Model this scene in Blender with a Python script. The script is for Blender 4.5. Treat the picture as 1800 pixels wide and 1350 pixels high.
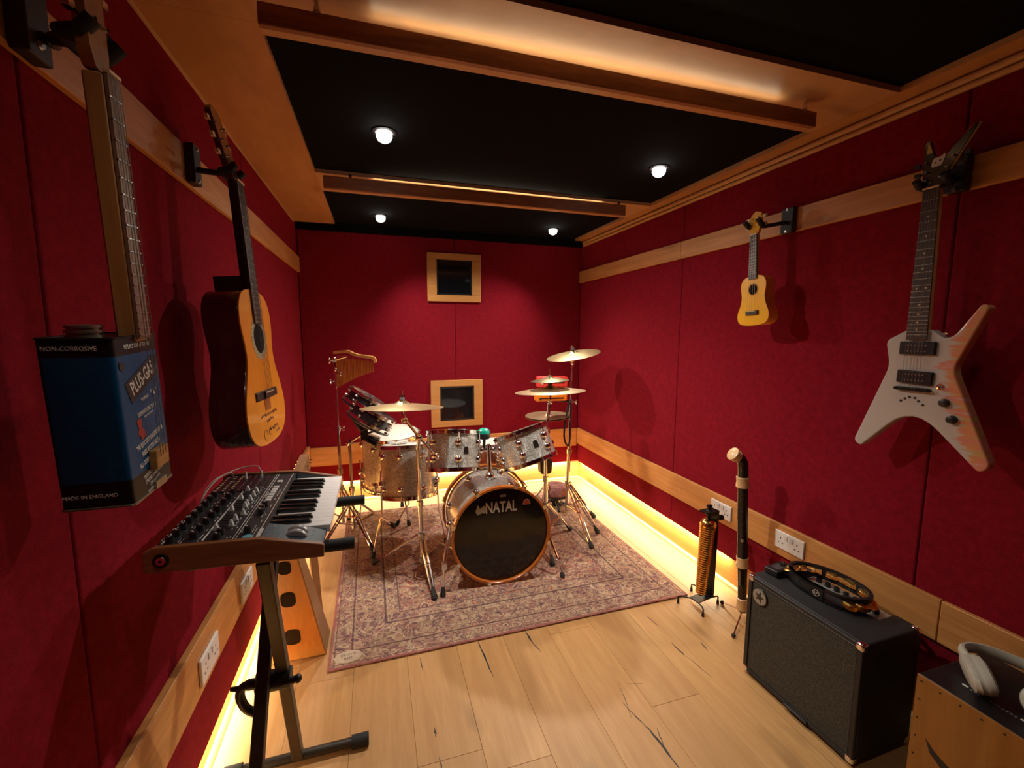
import bpy, math, random
from mathutils import Matrix, Vector
random.seed(7)
R = math.radians
for o in list(bpy.data.objects): bpy.data.objects.remove(o)
S = bpy.context.scene
COL = S.collection
V = Vector

# ------------------------------------------------------------------ camera
cam = bpy.data.cameras.new('camera'); cam.sensor_width = 36; cam.lens = 771.2 / 1800 * 36
cam.clip_start = 0.02
co = bpy.data.objects.new('camera', cam); COL.objects.link(co)
yaw, pitch, roll = 0.29972, 0.117245, 0.003028
fw = V((math.sin(yaw)*math.cos(pitch), math.cos(yaw)*math.cos(pitch), -math.sin(pitch)))
rr = V((math.cos(yaw), -math.sin(yaw), 0)); uu = rr.cross(fw)
r2 = rr*math.cos(roll) + uu*math.sin(roll); u2 = -rr*math.sin(roll) + uu*math.cos(roll)
m = Matrix((r2, u2, -fw)).transposed().to_4x4(); m.translation = V((0, 0, 1.5))
co.matrix_world = m
S.camera = co

# ------------------------------------------------------------------ world, exposure
S.view_settings.view_transform = 'Standard'; S.view_settings.look = 'None'
S.view_settings.gamma = 1; S.view_settings.use_curve_mapping = False
S.view_settings.exposure = 0.0
w = bpy.data.worlds.new('world'); S.world = w; w.use_nodes = True
w.node_tree.nodes['Background'].inputs[0].default_value = (1.0, .75, .55, 1)
w.node_tree.nodes['Background'].inputs[1].default_value = 0.012

# ------------------------------------------------------------------ strip lights (LED tape in the room)
def area(name, loc, sx, sy, power, col, rot):
    l = bpy.data.lights.new(name, 'AREA'); l.shape = 'RECTANGLE'; l.size = sx; l.size_y = sy
    l.energy = power; l.color = col
    o = bpy.data.objects.new(name, l); o.location = loc; o.rotation_euler = rot; COL.objects.link(o); return o
LEDC = (1.0, .89, .60)
area('floor_strip_right', (1.956, 2.98, .182), .008, 2.0, 17, LEDC, (0, 0, 0))
area('floor_strip_left', (-.597, 2.45, .094), .008, 3.0, 14, LEDC, (0, 0, 0))
area('floor_strip_back', (.67, 4.016, .182), 2.4, .008, 20, LEDC, (0, 0, 0))
for nm, y, z in (('front', 1.378, 2.337), ('rear', 2.728, 2.353)):
    for k, ln in enumerate((1.45, 1.15, .85, .5)):     # tape fades towards both ends
        area('beam_strip_%s' % nm, (.74 - .03*k, y, z), ln, .010, (.27 if nm == 'front' else .30)*ln, (1.0, .86, .60), (math.pi + (.55 if nm == 'front' else 0), 0, 0))
SPOT = dict(power=104.0, color=(1.0, .90, .78))

# ------------------------------------------------------------------ helpers
class MB:
    def __init__(s): s.v = []; s.f = []
    def add(s, vs, fs):
        b = len(s.v); s.v += [V(p) for p in vs]; s.f += [[i+b for i in f] for f in fs]; return s
    def box(s, c, d, Rm=None):
        c = V(c); h = V(d)/2; vs = []
        for x in (-1, 1):
            for y in (-1, 1):
                for z in (-1, 1):
                    p = V((x*h.x, y*h.y, z*h.z)); vs.append(c + (Rm @ p if Rm else p))
        return s.add(vs, [(0,1,3,2),(4,6,7,5),(0,4,5,1),(2,3,7,6),(0,2,6,4),(1,5,7,3)])
    def box2(s, a, b): return s.box([(a[i]+b[i])/2 for i in range(3)], [abs(b[i]-a[i]) for i in range(3)])
    def bar(s, p0, p1, wx, wy, up=(0,0,1)):
        p0, p1 = V(p0), V(p1); d = (p1-p0).normalized(); u = V(up)
        a = d.cross(u)
        if a.length < 1e-4: a = d.cross(V((1,0,0)))
        a.normalize(); b = a.cross(d)
        vs = [p + a*(i*wx/2) + b*(j*wy/2) for p in (p0, p1) for i, j in ((-1,-1),(1,-1),(1,1),(-1,1))]
        return s.add(vs, [(3,2,1,0),(4,5,6,7),(0,1,5,4),(1,2,6,5),(2,3,7,6),(3,0,4,7)])
    def cyl(s, p0, p1, r0, r1=None, n=12):
        return s.tube([p0, p1], [r0, r0 if r1 is None else r1], n)
    def tube(s, pts, r, n=8, closed=False):
        pts = [V(p) for p in pts]; k = len(pts)
        rs = r if isinstance(r, (list, tuple)) else [r]*k
        tan = []
        for i in range(k):
            a = pts[i-1] if (i or closed) else pts[0]; b = pts[(i+1) % k] if (i < k-1 or closed) else pts[-1]
            tan.append((b-a).normalized())
        t = tan[0]; u = t.cross(V((0,0,1)))
        if u.length < .05: u = t.cross(V((1,0,0)))
        u.normalize(); vs = []
        for i in range(k):
            u = (u - tan[i]*u.dot(tan[i])).normalized(); q = tan[i].cross(u)
            for j in range(n):
                a = 2*math.pi*j/n; vs.append(pts[i] + (u*math.cos(a) + q*math.sin(a))*rs[i])
        fs = []
        for i in range(k if closed else k-1):
            for j in range(n):
                a, b = i*n, ((i+1) % k)*n; fs.append((a+j, a+(j+1) % n, b+(j+1) % n, b+j))
        if not closed: fs += [list(range(n))[::-1], [(k-1)*n+j for j in range(n)]]
        return s.add(vs, fs)
    def lathe(s, prof, n=24, o=(0,0,0), Rm=None, a0=0, a1=None, closed=False):
        o = V(o); vs = []; full = a1 is None; m_ = n if full else n+1
        for r_, z in prof:
            for j in range(m_):
                a = 2*math.pi*j/n if full else a0 + (a1-a0)*j/n
                p = V((r_*math.cos(a), r_*math.sin(a), z)); vs.append(o + (Rm @ p if Rm else p))
        fs = []
        k = len(prof)
        for i in range(k if closed else k-1):
            i2 = (i+1) % k
            for j in range(n):
                j2 = (j+1) % m_
                if not full and j2 == 0: continue
                f = (i*m_+j, i*m_+j2, i2*m_+j2, i2*m_+j)
                fs.append(f)
        if full and not closed:
            if prof[0][0] > 1e-6: fs.append(list(range(n))[::-1])
            if prof[-1][0] > 1e-6: fs.append([(k-1)*n+j for j in range(n)])
        return s.add(vs, fs)
    def prism(s, out, z0, z1, M=None):
        n = len(out); vs = [V((x, y, z)) for z in (z0, z1) for x, y in out]
        if M: vs = [M @ p for p in vs]
        fs = [list(range(n))[::-1], [n+i for i in range(n)]] + [(i, (i+1) % n, n+(i+1) % n, n+i) for i in range(n)]
        return s.add(vs, fs)
    def ball(s, c, r, n=12, k=8, sc=(1,1,1), Rm=None):
        prof = [(r*math.sin(math.pi*i/k)*1.0, -r*math.cos(math.pi*i/k)) for i in range(k+1)]
        c = V(c); b = MB(); b.lathe([(max(p[0], 1e-5), p[1]) for p in prof], n)
        vs = [V((p.x*sc[0], p.y*sc[1], p.z*sc[2])) for p in b.v]
        return s.add([c + (Rm @ p if Rm else p) for p in vs], b.f)
    def build(s, name, mat, parent=None, label=None, smooth=True, bevel=0, world=False, kind=None, ang=38, seg=2):
        me = bpy.data.meshes.new(name)
        vs = s.v
        if world and parent is not None:
            mi = WM[parent.name].inverted(); vs = [mi @ p for p in vs]
        me.from_pydata([tuple(p) for p in vs], [], s.f)
        bm = bmesh.new(); bm.from_mesh(me); bmesh.ops.remove_doubles(bm, verts=bm.verts, dist=2e-6)
        bmesh.ops.recalc_face_normals(bm, faces=bm.faces); bm.to_mesh(me); bm.free()
        if smooth:
            me.shade_smooth(); me.set_sharp_from_angle(angle=R(ang))
        if mat: me.materials.append(mat)
        o = bpy.data.objects.new(name, me); COL.objects.link(o)
        if parent is not None: o.parent = parent
        if label: o['label'] = label
        if kind: o['kind'] = kind
        if bevel:
            b = o.modifiers.new('bevel', 'BEVEL'); b.width = bevel; b.segments = seg; b.limit_method = 'ANGLE'; b.angle_limit = R(40)
        if parent is None: WM[o.name] = Matrix.Identity(4)
        else: WM[o.name] = WM.get(parent.name, Matrix.Identity(4))
        return o
import bmesh
WM = {}
def thing(name, label, cat, loc=(0,0,0), rot=None, group=None, scale=1.0):
    o = bpy.data.objects.new(name, None); COL.objects.link(o); o.empty_display_size = .05
    M = (rot.to_4x4() if rot else Matrix.Identity(4)); M = Matrix.Translation(V(loc)) @ M @ Matrix.Scale(scale, 4)
    o.matrix_world = M; WM[o.name] = M
    o['label'] = label; o['category'] = cat
    if group: o['group'] = group
    return o
def tag(o, label, cat, group=None):
    o['label'] = label; o['category'] = cat
    if group: o['group'] = group
    return o
def rounded(pts, r, k=4):
    out = []; n = len(pts)
    for i in range(n):
        p0, p, p1 = V(pts[i-1]).to_2d(), V(pts[i]).to_2d(), V(pts[(i+1) % n]).to_2d()
        rad = r[i] if isinstance(r, (list, tuple)) else r
        a = (p0-p); b = (p1-p); d = min(rad, a.length*.48, b.length*.48)
        A = p + a.normalized()*d; B = p + b.normalized()*d
        for j in range(k+1):
            t = j/k; q = A*(1-t)**2 + p*2*t*(1-t) + B*t*t; out.append((q.x, q.y))
    return out
def catmull(pts, k=6, closed=True):
    out = []; n = len(pts); P = [V(p) for p in pts]
    for i in range(n if closed else n-1):
        if closed: a, b, c, d = P[i-1], P[i], P[(i+1) % n], P[(i+2) % n]
        else: a, b, c, d = P[max(i-1,0)], P[i], P[i+1], P[min(i+2,n-1)]
        for j in range(k):
            t = j/k
            out.append(0.5*((2*b) + (c-a)*t + (2*a-5*b+4*c-d)*t*t + (3*b-a-3*c+d)*t*t*t))
    if not closed: out.append(P[-1])
    return [tuple(p) for p in out]
def mirror(half):            # half outline from top centre to bottom centre on the right side
    return half + [(-x, y) for x, y in half[::-1] if abs(x) > 1e-6]
def text(body, size, mat, parent, M, name='lettering', extrude=.0004, sx=1.0, align='CENTER', world=False, label=None, bold=0.0):
    c = bpy.data.curves.new(name, 'FONT'); c.body = body; c.size = size; c.extrude = extrude
    c.align_x = align; c.align_y = 'CENTER'; c.resolution_u = 2; c.offset = bold
    o = bpy.data.objects.new(name, c); me = bpy.data.meshes.new_from_object(o); bpy.data.objects.remove(o)
    M = M @ Matrix.Diagonal((sx, 1, 1, 1))
    if world: M = WM[parent.name].inverted() @ M
    me.transform(M); me.materials.clear(); me.materials.append(mat)
    o = bpy.data.objects.new(name, me); COL.objects.link(o); o.parent = parent
    if label: o['label'] = label
    return o
def frame(o, x, y):          # 4x4 with text right = x, text up = y
    x = V(x).normalized(); y = V(y).normalized(); z = x.cross(y)
    M = Matrix((x, y, z)).transposed().to_4x4(); M.translation = V(o); return M
def rotz(a): return Matrix.Rotation(a, 3, 'Z')
def rotx(a): return Matrix.Rotation(a, 3, 'X')
def roty(a): return Matrix.Rotation(a, 3, 'Y')
def align_z(d):
    return V(d).to_track_quat('Z', 'Y').to_matrix()

# ------------------------------------------------------------------ materials
def newmat(name):
    m_ = bpy.data.materials.new(name); m_.use_nodes = True; nt = m_.node_tree
    return m_, nt, nt.nodes['Principled BSDF']
def N(nt, t, **k):
    n = nt.nodes.new(t)
    for a, b in k.items():
        if a.startswith('i_'): n.inputs[a[2:].replace('_', ' ')].default_value = b
        else: setattr(n, a, b)
    return n
def L(nt, a, b): nt.links.new(a, b)
def ramp(nt, fac, stops, interp='LINEAR'):
    r = nt.nodes.new('ShaderNodeValToRGB'); r.color_ramp.interpolation = interp
    e = r.color_ramp.elements
    while len(e) < len(stops): e.new(.5)
    for i, (p, c) in enumerate(stops): e[i].position = p; e[i].color = (*c, 1)
    L(nt, fac, r.inputs[0]); return r.outputs[0]
def math_(nt, op, a, b=None, clamp=False):
    n = nt.nodes.new('ShaderNodeMath'); n.operation = op; n.use_clamp = clamp
    for i, x in enumerate((a, b)):
        if x is None: continue
        if isinstance(x, (int, float)): n.inputs[i].default_value = x
        else: L(nt, x, n.inputs[i])
    return n.outputs[0]
def mix(nt, f, a, b, mode='MIX'):
    n = nt.nodes.new('ShaderNodeMix'); n.data_type = 'RGBA'; n.blend_type = mode
    for i, x in ((0, f), (6, a), (7, b)):
        if isinstance(x, (int, float)): n.inputs[i].default_value = x
        elif isinstance(x, tuple): n.inputs[i].default_value = (*x, 1)
        else: L(nt, x, n.inputs[i])
    return n.outputs[2]
def coords(nt, scale=(1,1,1), loc=(0,0,0)):
    t = N(nt, 'ShaderNodeTexCoord'); mp = N(nt, 'ShaderNodeMapping')
    mp.inputs['Scale'].default_value = scale; mp.inputs['Location'].default_value = loc
    L(nt, t.outputs['Object'], mp.inputs[0]); return mp.outputs[0]
def bump(nt, bs, h, strength=.3, dist=.002):
    b = N(nt, 'ShaderNodeBump'); b.inputs['Strength'].default_value = strength; b.inputs['Distance'].default_value = dist
    L(nt, h, b.inputs['Height']); L(nt, b.outputs[0], bs.inputs['Normal'])
def plain(name, col, rough=.5, metal=0.0, var=.12, nscale=40, bmp=0.0, coat=0.0, spec=None):
    m_, nt, bs = newmat(name)
    no = N(nt, 'ShaderNodeTexNoise', i_Scale=nscale, i_Detail=3.0); L(nt, coords(nt), no.inputs[0])
    c = ramp(nt, no.outputs[0], [(.3, tuple(x*(1-var) for x in col)), (.7, tuple(min(1, x*(1+var)) for x in col))])
    L(nt, c, bs.inputs['Base Color']); bs.inputs['Roughness'].default_value = rough; bs.inputs['Metallic'].default_value = metal
    if bmp: bump(nt, bs, no.outputs[0], bmp)
    if coat: bs.inputs['Coat Weight'].default_value = coat; bs.inputs['Coat Roughness'].default_value = .08
    if spec is not None: bs.inputs['Specular IOR Level'].default_value = spec
    return m_
def wood(name, c1, c2, grain='X', scale=6.0, rough=.45, stretch=14, knots=True, rnd=0.0, coat=0.0, bmp=.05):
    m_, nt, bs = newmat(name)
    sc = {'X': (1, stretch, stretch), 'Y': (stretch, 1, stretch), 'Z': (stretch, stretch, 1)}[grain]
    co_ = coords(nt, sc)
    if rnd:
        oi = N(nt, 'ShaderNodeObjectInfo'); va = N(nt, 'ShaderNodeVectorMath', operation='ADD')
        cx = N(nt, 'ShaderNodeCombineXYZ'); k = math_(nt, 'MULTIPLY', oi.outputs['Random'], 90.0)
        for i in range(3): L(nt, k, cx.inputs[i])
        L(nt, co_, va.inputs[0]); L(nt, cx.outputs[0], va.inputs[1]); co_ = va.outputs[0]
    no = N(nt, 'ShaderNodeTexNoise', i_Scale=scale*.35, i_Detail=6.0, i_Roughness=.62, i_Distortion=.6); L(nt, co_, no.inputs[0])
    fi = N(nt, 'ShaderNodeTexNoise', i_Scale=scale*2.2, i_Detail=4.0); L(nt, co_, fi.inputs[0])
    f = math_(nt, 'ADD', math_(nt, 'MULTIPLY', no.outputs[0], .75), math_(nt, 'MULTIPLY', fi.outputs[0], .25))
    c = ramp(nt, f, [(.34, c1), (.52, tuple((a+b)/2 for a, b in zip(c1, c2))), (.66, c2)])
    if knots:
        vo = N(nt, 'ShaderNodeTexNoise', i_Scale=2.3, i_Detail=2.0); L(nt, coords(nt, tuple(1 if s_ == 1 else 3.0 for s_ in sc), (3.1, 1.7, 0)), vo.inputs[0])
        kf = ramp(nt, vo.outputs[0], [(.64, (0,0,0)), (.78, (1,1,1))])
        c = mix(nt, math_(nt, 'MULTIPLY', kf, .55), c, tuple(x*.5 for x in c1))
    if rnd:
        hv = N(nt, 'ShaderNodeHueSaturation'); L(nt, c, hv.inputs['Color'])
        L(nt, math_(nt, 'ADD', math_(nt, 'MULTIPLY', oi.outputs['Random'], rnd), 1-rnd*.5), hv.inputs['Value']); c = hv.outputs[0]
    L(nt, c, bs.inputs['Base Color']); bs.inputs['Roughness'].default_value = rough
    if coat: bs.inputs['Coat Weight'].default_value = coat; bs.inputs['Coat Roughness'].default_value = .06
    bump(nt, bs, f, bmp)
    return m_
def felt(name, col, bmp=.5):
    m_, nt, bs = newmat(name)
    c_ = coords(nt)
    n1 = N(nt, 'ShaderNodeTexNoise', i_Scale=420.0, i_Detail=3.0); L(nt, c_, n1.inputs[0])
    n2 = N(nt, 'ShaderNodeTexNoise', i_Scale=38.0, i_Detail=6.0, i_Roughness=.7); L(nt, c_, n2.inputs[0])
    f = math_(nt, 'ADD', math_(nt, 'MULTIPLY', n1.outputs[0], .5), math_(nt, 'MULTIPLY', n2.outputs[0], .5))
    c = ramp(nt, f, [(.36, tuple(x*.72 for x in col)), (.64, tuple(x*1.25 for x in col))])
    L(nt, c, bs.inputs['Base Color']); bs.inputs['Roughness'].default_value = 1.0; bs.inputs['Specular IOR Level'].default_value = .1
    bs.inputs['Sheen Weight'].default_value = .15; bs.inputs['Sheen Tint'].default_value = (*[min(1, x*3) for x in col], 1)
    bump(nt, bs, n1.outputs[0], bmp, .002); return m_
def emit(name, col, st):
    m_, nt, bs = newmat(name); bs.inputs['Base Color'].default_value = (0,0,0,1)
    bs.inputs['Emission Color'].default_value = (*col, 1); bs.inputs['Emission Strength'].default_value = st; return m_

RED = felt('red_felt', (.21, .0072, .0165))
BLACKFELT = felt('black_felt', (.0045, .0042, .0046), .3)
RAIL = wood('rail_wood', (.46, .19, .050), (.66, .315, .095), 'Y', 5)
RAILX = wood('rail_wood_x', (.50, .205, .05), (.66, .31, .09), 'X', 5)
PLY = wood('ply_wood', (.52, .275, .12), (.64, .365, .18), 'X', 3, stretch=4, rough=.4)
BEAM = wood('beam_wood', (.20, .06, .018), (.46, .18, .055), 'X', 7, rough=.5, stretch=9)
OAK = wood('oak_floor', (.44, .225, .076), (.545, .31, .116), 'Y', 5, rough=.50, rnd=.13)
SKIRT = wood('skirting_wood', (.50, .20, .04), (.64, .29, .07), 'Y', 4, stretch=8)
BEAD = wood('bead_wood', (.56, .33, .12), (.70, .45, .19), 'Y', 5, knots=False)
CHROME = plain('chrome', (.78, .77, .76), .13, 1.0, .06)
STEEL = plain('brushed_steel', (.55, .54, .52), .3, 1.0, .1)
BLACK = plain('black_plastic', (.012, .012, .013), .42)
RUBBER = plain('black_rubber', (.014, .014, .014), .75, bmp=.1)
DARKMETAL = plain('dark_metal', (.018, .017, .017), .35, .5)
WHITEP = plain('white_plastic', (.74, .73, .70), .35, var=.04)
CREAM = plain('cream_plastic', (.78, .56, .30), .35, var=.06)
GLASSY = plain('dark_glass', (.006, .007, .009), .06, var=.02, spec=.35)
WHITE_INK = plain('white_ink', (.68, .67, .62), .5, var=.08)
BLACK_INK = plain('black_ink', (.012, .011, .01), .5)
STRING = plain('string_wire', (.50, .46, .38), .3, .8)

# ------------------------------------------------------------------ room shell
XL, XR, YB, YF, ZC = -.59, 1.94, 4.0, -1.3, 2.385
def st(mb, name, mat, **k):
    o = mb.build(name, mat, **k); o['kind'] = 'structure'; return o
# floor: sub floor + one object per plank
floor = st(MB().box2((-.66, YF, -.06), (2.0, 4.06, -.022)), 'floor', plain('subfloor', (.05, .03, .015), .8))
pw = .2315; x = -.14 - 3*pw
MB_plank = 0
while x < 2.0:
    y = YF - random.random()*1.2
    while y < 4.05:
        ln = random.choice((1.2, 1.55, 1.9, 2.1))
        a, b = max(y, YF), min(y+ln, 4.05); xa, xb = max(x, -.655), min(x+pw, 1.995)
        if b-a > .03 and xb-xa > .01:
            MB().box2((xa+.0003, a+.0003, -.02), (xb-.0003, b-.0003, 0)).build('floor_plank', OAK, floor, bevel=.0008, seg=1)
        y += ln
    x += pw
CRACK = plain('dark_resin', (.03, .035, .04), .3)
def crack(pts, wmax):
    k = len(pts); left = []; right = []
    for i, (px, py) in enumerate(pts):
        w_ = wmax*(math.sin(math.pi*(i+.35)/(k-.3))**.8)*(.6+.8*random.random()) / 2
        left.append((px-w_, py)); right.append((px+w_, py))
    MB().prism(left + right[::-1], .0001, .0007).build('resin_filled_crack', CRACK, floor)
def crk(x0, y0, x1, y1, wd, k=9):
    crack([(x0+(x1-x0)*i/k + random.uniform(-.002, .002), y0+(y1-y0)*i/k) for i in range(k+1)], wd*.6)
for a in ((.429,1.94,.445,1.70,.013), (.676,1.945,.682,1.84,.013), (.682,1.86,.70,1.78,.006), (1.335,1.87,1.345,1.78,.006),
          (1.33,1.66,1.335,1.56,.010), (1.34,1.56,1.36,1.42,.004), (.945,1.30,.96,1.12,.013), (.915,1.42,.945,1.28,.006), (.98,1.28,.955,1.20,.006), (.168,1.41,.172,1.33,.007),
          (.149,1.91,.154,1.83,.006), (.165,1.53,.168,1.49,.010), (1.05,1.48,.98,1.50,.004), (.955,1.52,.91,1.34,.003), (1.47,1.62,1.46,1.56,.008)):
    crk(*a)
# walls: backing + individual fabric panels
WB = plain('wall_backing', (.03, .01, .01), .9)
wl = st(MB().box2((-.72, YF, -.06), (-.66, 4.12, 2.5)), 'wall_left', WB)
wr = st(MB().box2((2.0, YF, -.06), (2.06, 4.12, 2.5)), 'wall_right', WB)
wb = st(MB().box2((-.72, 4.06, -.06), (2.06, 4.12, 2.5)), 'wall_back', WB)
wf = st(MB().box2((-.72, YF-.06, -.06), (2.06, YF, 2.5)), 'wall_front', RED)
seams = [YF, -.38, 1.055, 2.49, 4.03]
for a, b in zip(seams, seams[1:]):
    MB().box2((-.658, a+.0012, .10), (XL, b-.0012, 2.40)).build('fabric_panel', RED, wl, bevel=.007, seg=3)
    MB().box2((XR, a+.0012, .19), (1.998, b-.0012, 2.40)).build('fabric_panel', RED, wr, bevel=.007, seg=3)
for a, b in ((XL+.002, .695), (.695, XR-.002)):
    MB().box2((a+.0012, YB, .19), (b-.0012, 4.058, 2.40)).build('fabric_panel', RED, wb, bevel=.007, seg=3)
# skirting boards with quarter-round beads at the foot
def bead(p0, p1, inward):
    d = V(p1)-V(p0); a = V(inward); up = V((0,0,1)); out = [(0,0)] + [(.02*math.cos(t*math.pi/16), .02*math.sin(t*math.pi/16)) for t in range(9)]
    mb = MB(); vs = [V(p)+a*i+up*j for p in (p0, p1) for i, j in out]; n = len(out)
    return mb.add(vs, [list(range(n)), list(range(n, 2*n))[::-1]] + [(i, (i+1) % n, n+(i+1) % n, n+i) for i in range(n)])
bl = st(MB().box2((-.66, YF, 0), (-.608, 4.05, .092)), 'baseboard_left', SKIRT)
bead((-.608, YF, 0), (-.608, 4.03, 0), (1,0,0)).build('quarter_round', BEAD, bl)
br = st(MB().box2((1.975, YF, 0), (2.0, 4.05, .185)), 'baseboard_right', SKIRT)
bead((1.975, YF, 0), (1.975, 4.03, 0), (-1,0,0)).build('quarter_round', BEAD, br)
bb = st(MB().box2((-.608, 4.035, 0), (1.975, 4.06, .185)), 'baseboard_back', RAILX)
bead((-.608, 4.035, 0), (1.975, 4.035, 0), (0,-1,0)).build('quarter_round', BEAD, bb)
# rails
def rail(n, a, b, mat): return st(MB().box2(a, b), 'trim_%d' % n, mat, bevel=.003)
rail(1, (XL, YF, 1.978), (XL+.018, 3.995, 2.100), RAIL)
rail(2, (XR-.02, YF, 1.981), (XR, 2.492, 2.090), RAIL); rail(3, (XR-.02, 2.494, 1.981), (XR, 3.998, 2.090), RAIL)
rail(4, (XL, YF, .350), (XL+.024, 3.998, .530), RAIL)
rail(5, (XR-.02, .96, .382), (XR, 3.978, .541), RAIL); rail(6, (XR-.02, YF, .382), (XR, .957, .541), RAIL)
rail(7, (XL+.025, YB-.02, .352), (-.26, YB, .512), RAILX); rail(8, (-.258, YB-.02, .355), (XR-.02, YB, .535), RAILX)
# double bead cornice on the right wall
cor = MB()
for dx, dz, r_ in ((.014, -.036, .013), (.010, -.061, .011)):
    cor.tube([(XR-dx, YF, ZC+dz), (XR-dx, 3.93, ZC+dz)], r_, 12)
st(cor, 'trim_9', wood('cornice_wood', (.46,.22,.06), (.62,.34,.11), 'Y', 5, knots=False))
st(MB().box2((XL, YF, 2.353), (XL+.006, 3.9, 2.364)), 'trim_10', BEAD)
# ceiling: black felt field, plywood frame, hung beams
ceil = st(MB().box2((-.66, YF, ZC+.01), (2.0, 4.06, 2.5)), 'ceiling', BLACKFELT)
PZ = 2.365
xi0, xi1 = -.288, 1.838
for a, b in ((YF, 1.21), (1.56, 2.72), (3.05, 3.998)):
    MB().box2((xi0-.02, a, ZC), (xi1+.02, b, ZC+.012)).build('felt_panel', BLACKFELT, ceil)
MB().box2((XL, 3.93, 2.372), (xi0-.01, 3.998, ZC+.012)).build('felt_panel', BLACKFELT, ceil)
MB().box2((xi1+.005, 3.93, 2.372), (XR, 3.998, ZC+.012)).build('felt_panel', BLACKFELT, ceil)
st(MB().box2((XL, YB-.03, 2.318), (XR, YB, 2.384)), 'trim_11', BLACKFELT)
PLYY = wood('ply_wood_side', (.44, .20, .065), (.58, .30, .11), 'Y', 3, stretch=4, rough=.4)
for a, b in ((YF, 1.5), (1.5, 3.93)):
    MB().box2((XL+.001, a, PZ), (xi0, b-.001, PZ+.022)).build('plywood_panel', PLYY, ceil)
    MB().box2((xi1, a, PZ), (XR-.001, b-.001, PZ+.022)).build('plywood_panel', PLYY, ceil)
MB().box2((xi0+.0005, 1.21, PZ), (xi1-.0005, 1.553, PZ+.022)).build('plywood_panel', PLY, ceil)
MB().box2((xi0+.0005, 2.72, PZ), (xi1-.0005, 3.05, PZ+.022)).build('plywood_panel', PLY, ceil)
for (xa, xb, ya, yb, za, zb) in ((-.262, 1.625, 1.352, 1.374, 2.279, 2.333), (-.248, 1.63, 2.70, 2.722, 2.281, 2.349)):
    bm_ = MB().box2((xa, ya, za), (xb, yb, zb)).build('beam', BEAM, ceil, bevel=.003)
    for bx in (xa+.14, xb-.05):
        MB().cyl((bx, ya+.011, zb-.002), (bx, ya+.011, PZ+.004), .006, n=10).cyl((bx, ya+.012, zb+.006), (bx, ya+.012, zb+.016), .010, n=6).build('bolt', CHROME, bm_)
# framed dark windows on the back wall
PALE = wood('frame_wood', (.50, .225, .06), (.62, .31, .095), 'X', 4, knots=False)
for n, (xa, xb, za, zb) in enumerate(((.450, .932, 1.772, 2.196), (.463, .944, .628, 1.062)), 1):
    wd = thing('window_%d' % n, 'x', 'x', ((xa+xb)/2, YB, (za+zb)/2)); del wd['label']; del wd['category']; wd['kind'] = 'structure'
    hw, hh = (xb-xa)/2, (zb-za)/2; t = .082; tb = .058
    fr = MB()
    for a, b in (((-hw, -.014, hh-tb), (hw, 0, hh)), ((-hw, -.014, -hh), (hw, 0, -hh+tb)), ((-hw, -.014, -hh+tb), (-hw+t, 0, hh-tb)), ((hw-t, -.014, -hh+tb), (hw, 0, hh-tb))): fr.box2(a, b)
    fr.build('window_frame', PALE, wd, bevel=.002)
    ins = MB(); i = .014
    for a, b in (((-hw+t, -.012, hh-tb-i), (hw-t, -.002, hh-tb)), ((-hw+t, -.012, -hh+tb), (hw-t, -.002, -hh+tb+i)), ((-hw+t, -.012, -hh+tb), (-hw+t+i, -.002, hh-tb)), ((hw-t-i, -.012, -hh+tb), (hw-t, -.002, hh-tb))): ins.box2(a, b)
    ins.build('glazing_bead', BLACK, wd)
    MB().box2((-hw+t, -.006, -hh+tb), (hw-t, -.001, hh-tb)).build('window_pane', GLASSY, wd)

# ------------------------------------------------------------------ downlights
LENS = emit('lamp_lens', (1, .97, .93), 14.0); BEZ = plain('black_bezel', (.02,.02,.02), .4)
row = {2.145: ('front', 1.0), 3.636: ('back', 1.0), .65: ('nearest', .05)}
for y, (rn, k) in row.items():
    for x, side in ((.064, 'left'), (1.49, 'right')):
        if rn == 'nearest' and side == 'left': lab = None
        t = thing('downlight', 'small round white %s downlight of the %s pair, in the black ceiling' % (side, {'front': 'brighter middle', 'back': 'rear', 'nearest': 'nearest'}[rn]), 'light', (x, y, ZC))
        MB().lathe([(.036, 0), (.052, 0), (.052, -.004), (.040, -.008), (.036, -.006)], 32, closed=True).build('bezel', BEZ, t)
        MB().lathe([(1e-5, -.048), (.016, -.045), (.028, -.037), (.035, -.023), (.034, -.010), (.028, .0), (1e-5, .001)], 32).build('lens', LENS if k == 1 else emit('dim_lens', (1,.97,.93), 1.2), t)  # lens swollen into a ball, its shape standing in for the lamp's bloom
        l = bpy.data.lights.new('downlight_lamp', 'SPOT'); l.energy = SPOT['power']*k; l.color = SPOT['color']; l.spot_size = R(122); l.spot_blend = 1.0; l.shadow_soft_size = .03
        lo = bpy.data.objects.new('downlight_lamp', l); COL.objects.link(lo); lo.location = (x, y, ZC-.060)
        if rn == 'nearest': l.energy *= 2.2 if side == 'left' else .8
        aim = V(({'front': 1.10, 'back': 1.0, 'nearest': 0}[rn] if side == 'left' else {'front': -1.15, 'back': -1.0, 'nearest': 0}[rn], {'front': .22, 'back': -.7, 'nearest': 0}[rn], -2.0)); lo.rotation_euler = aim.to_track_quat('-Z', 'Y').to_euler()      # each lamp is swivelled across the room

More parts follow.
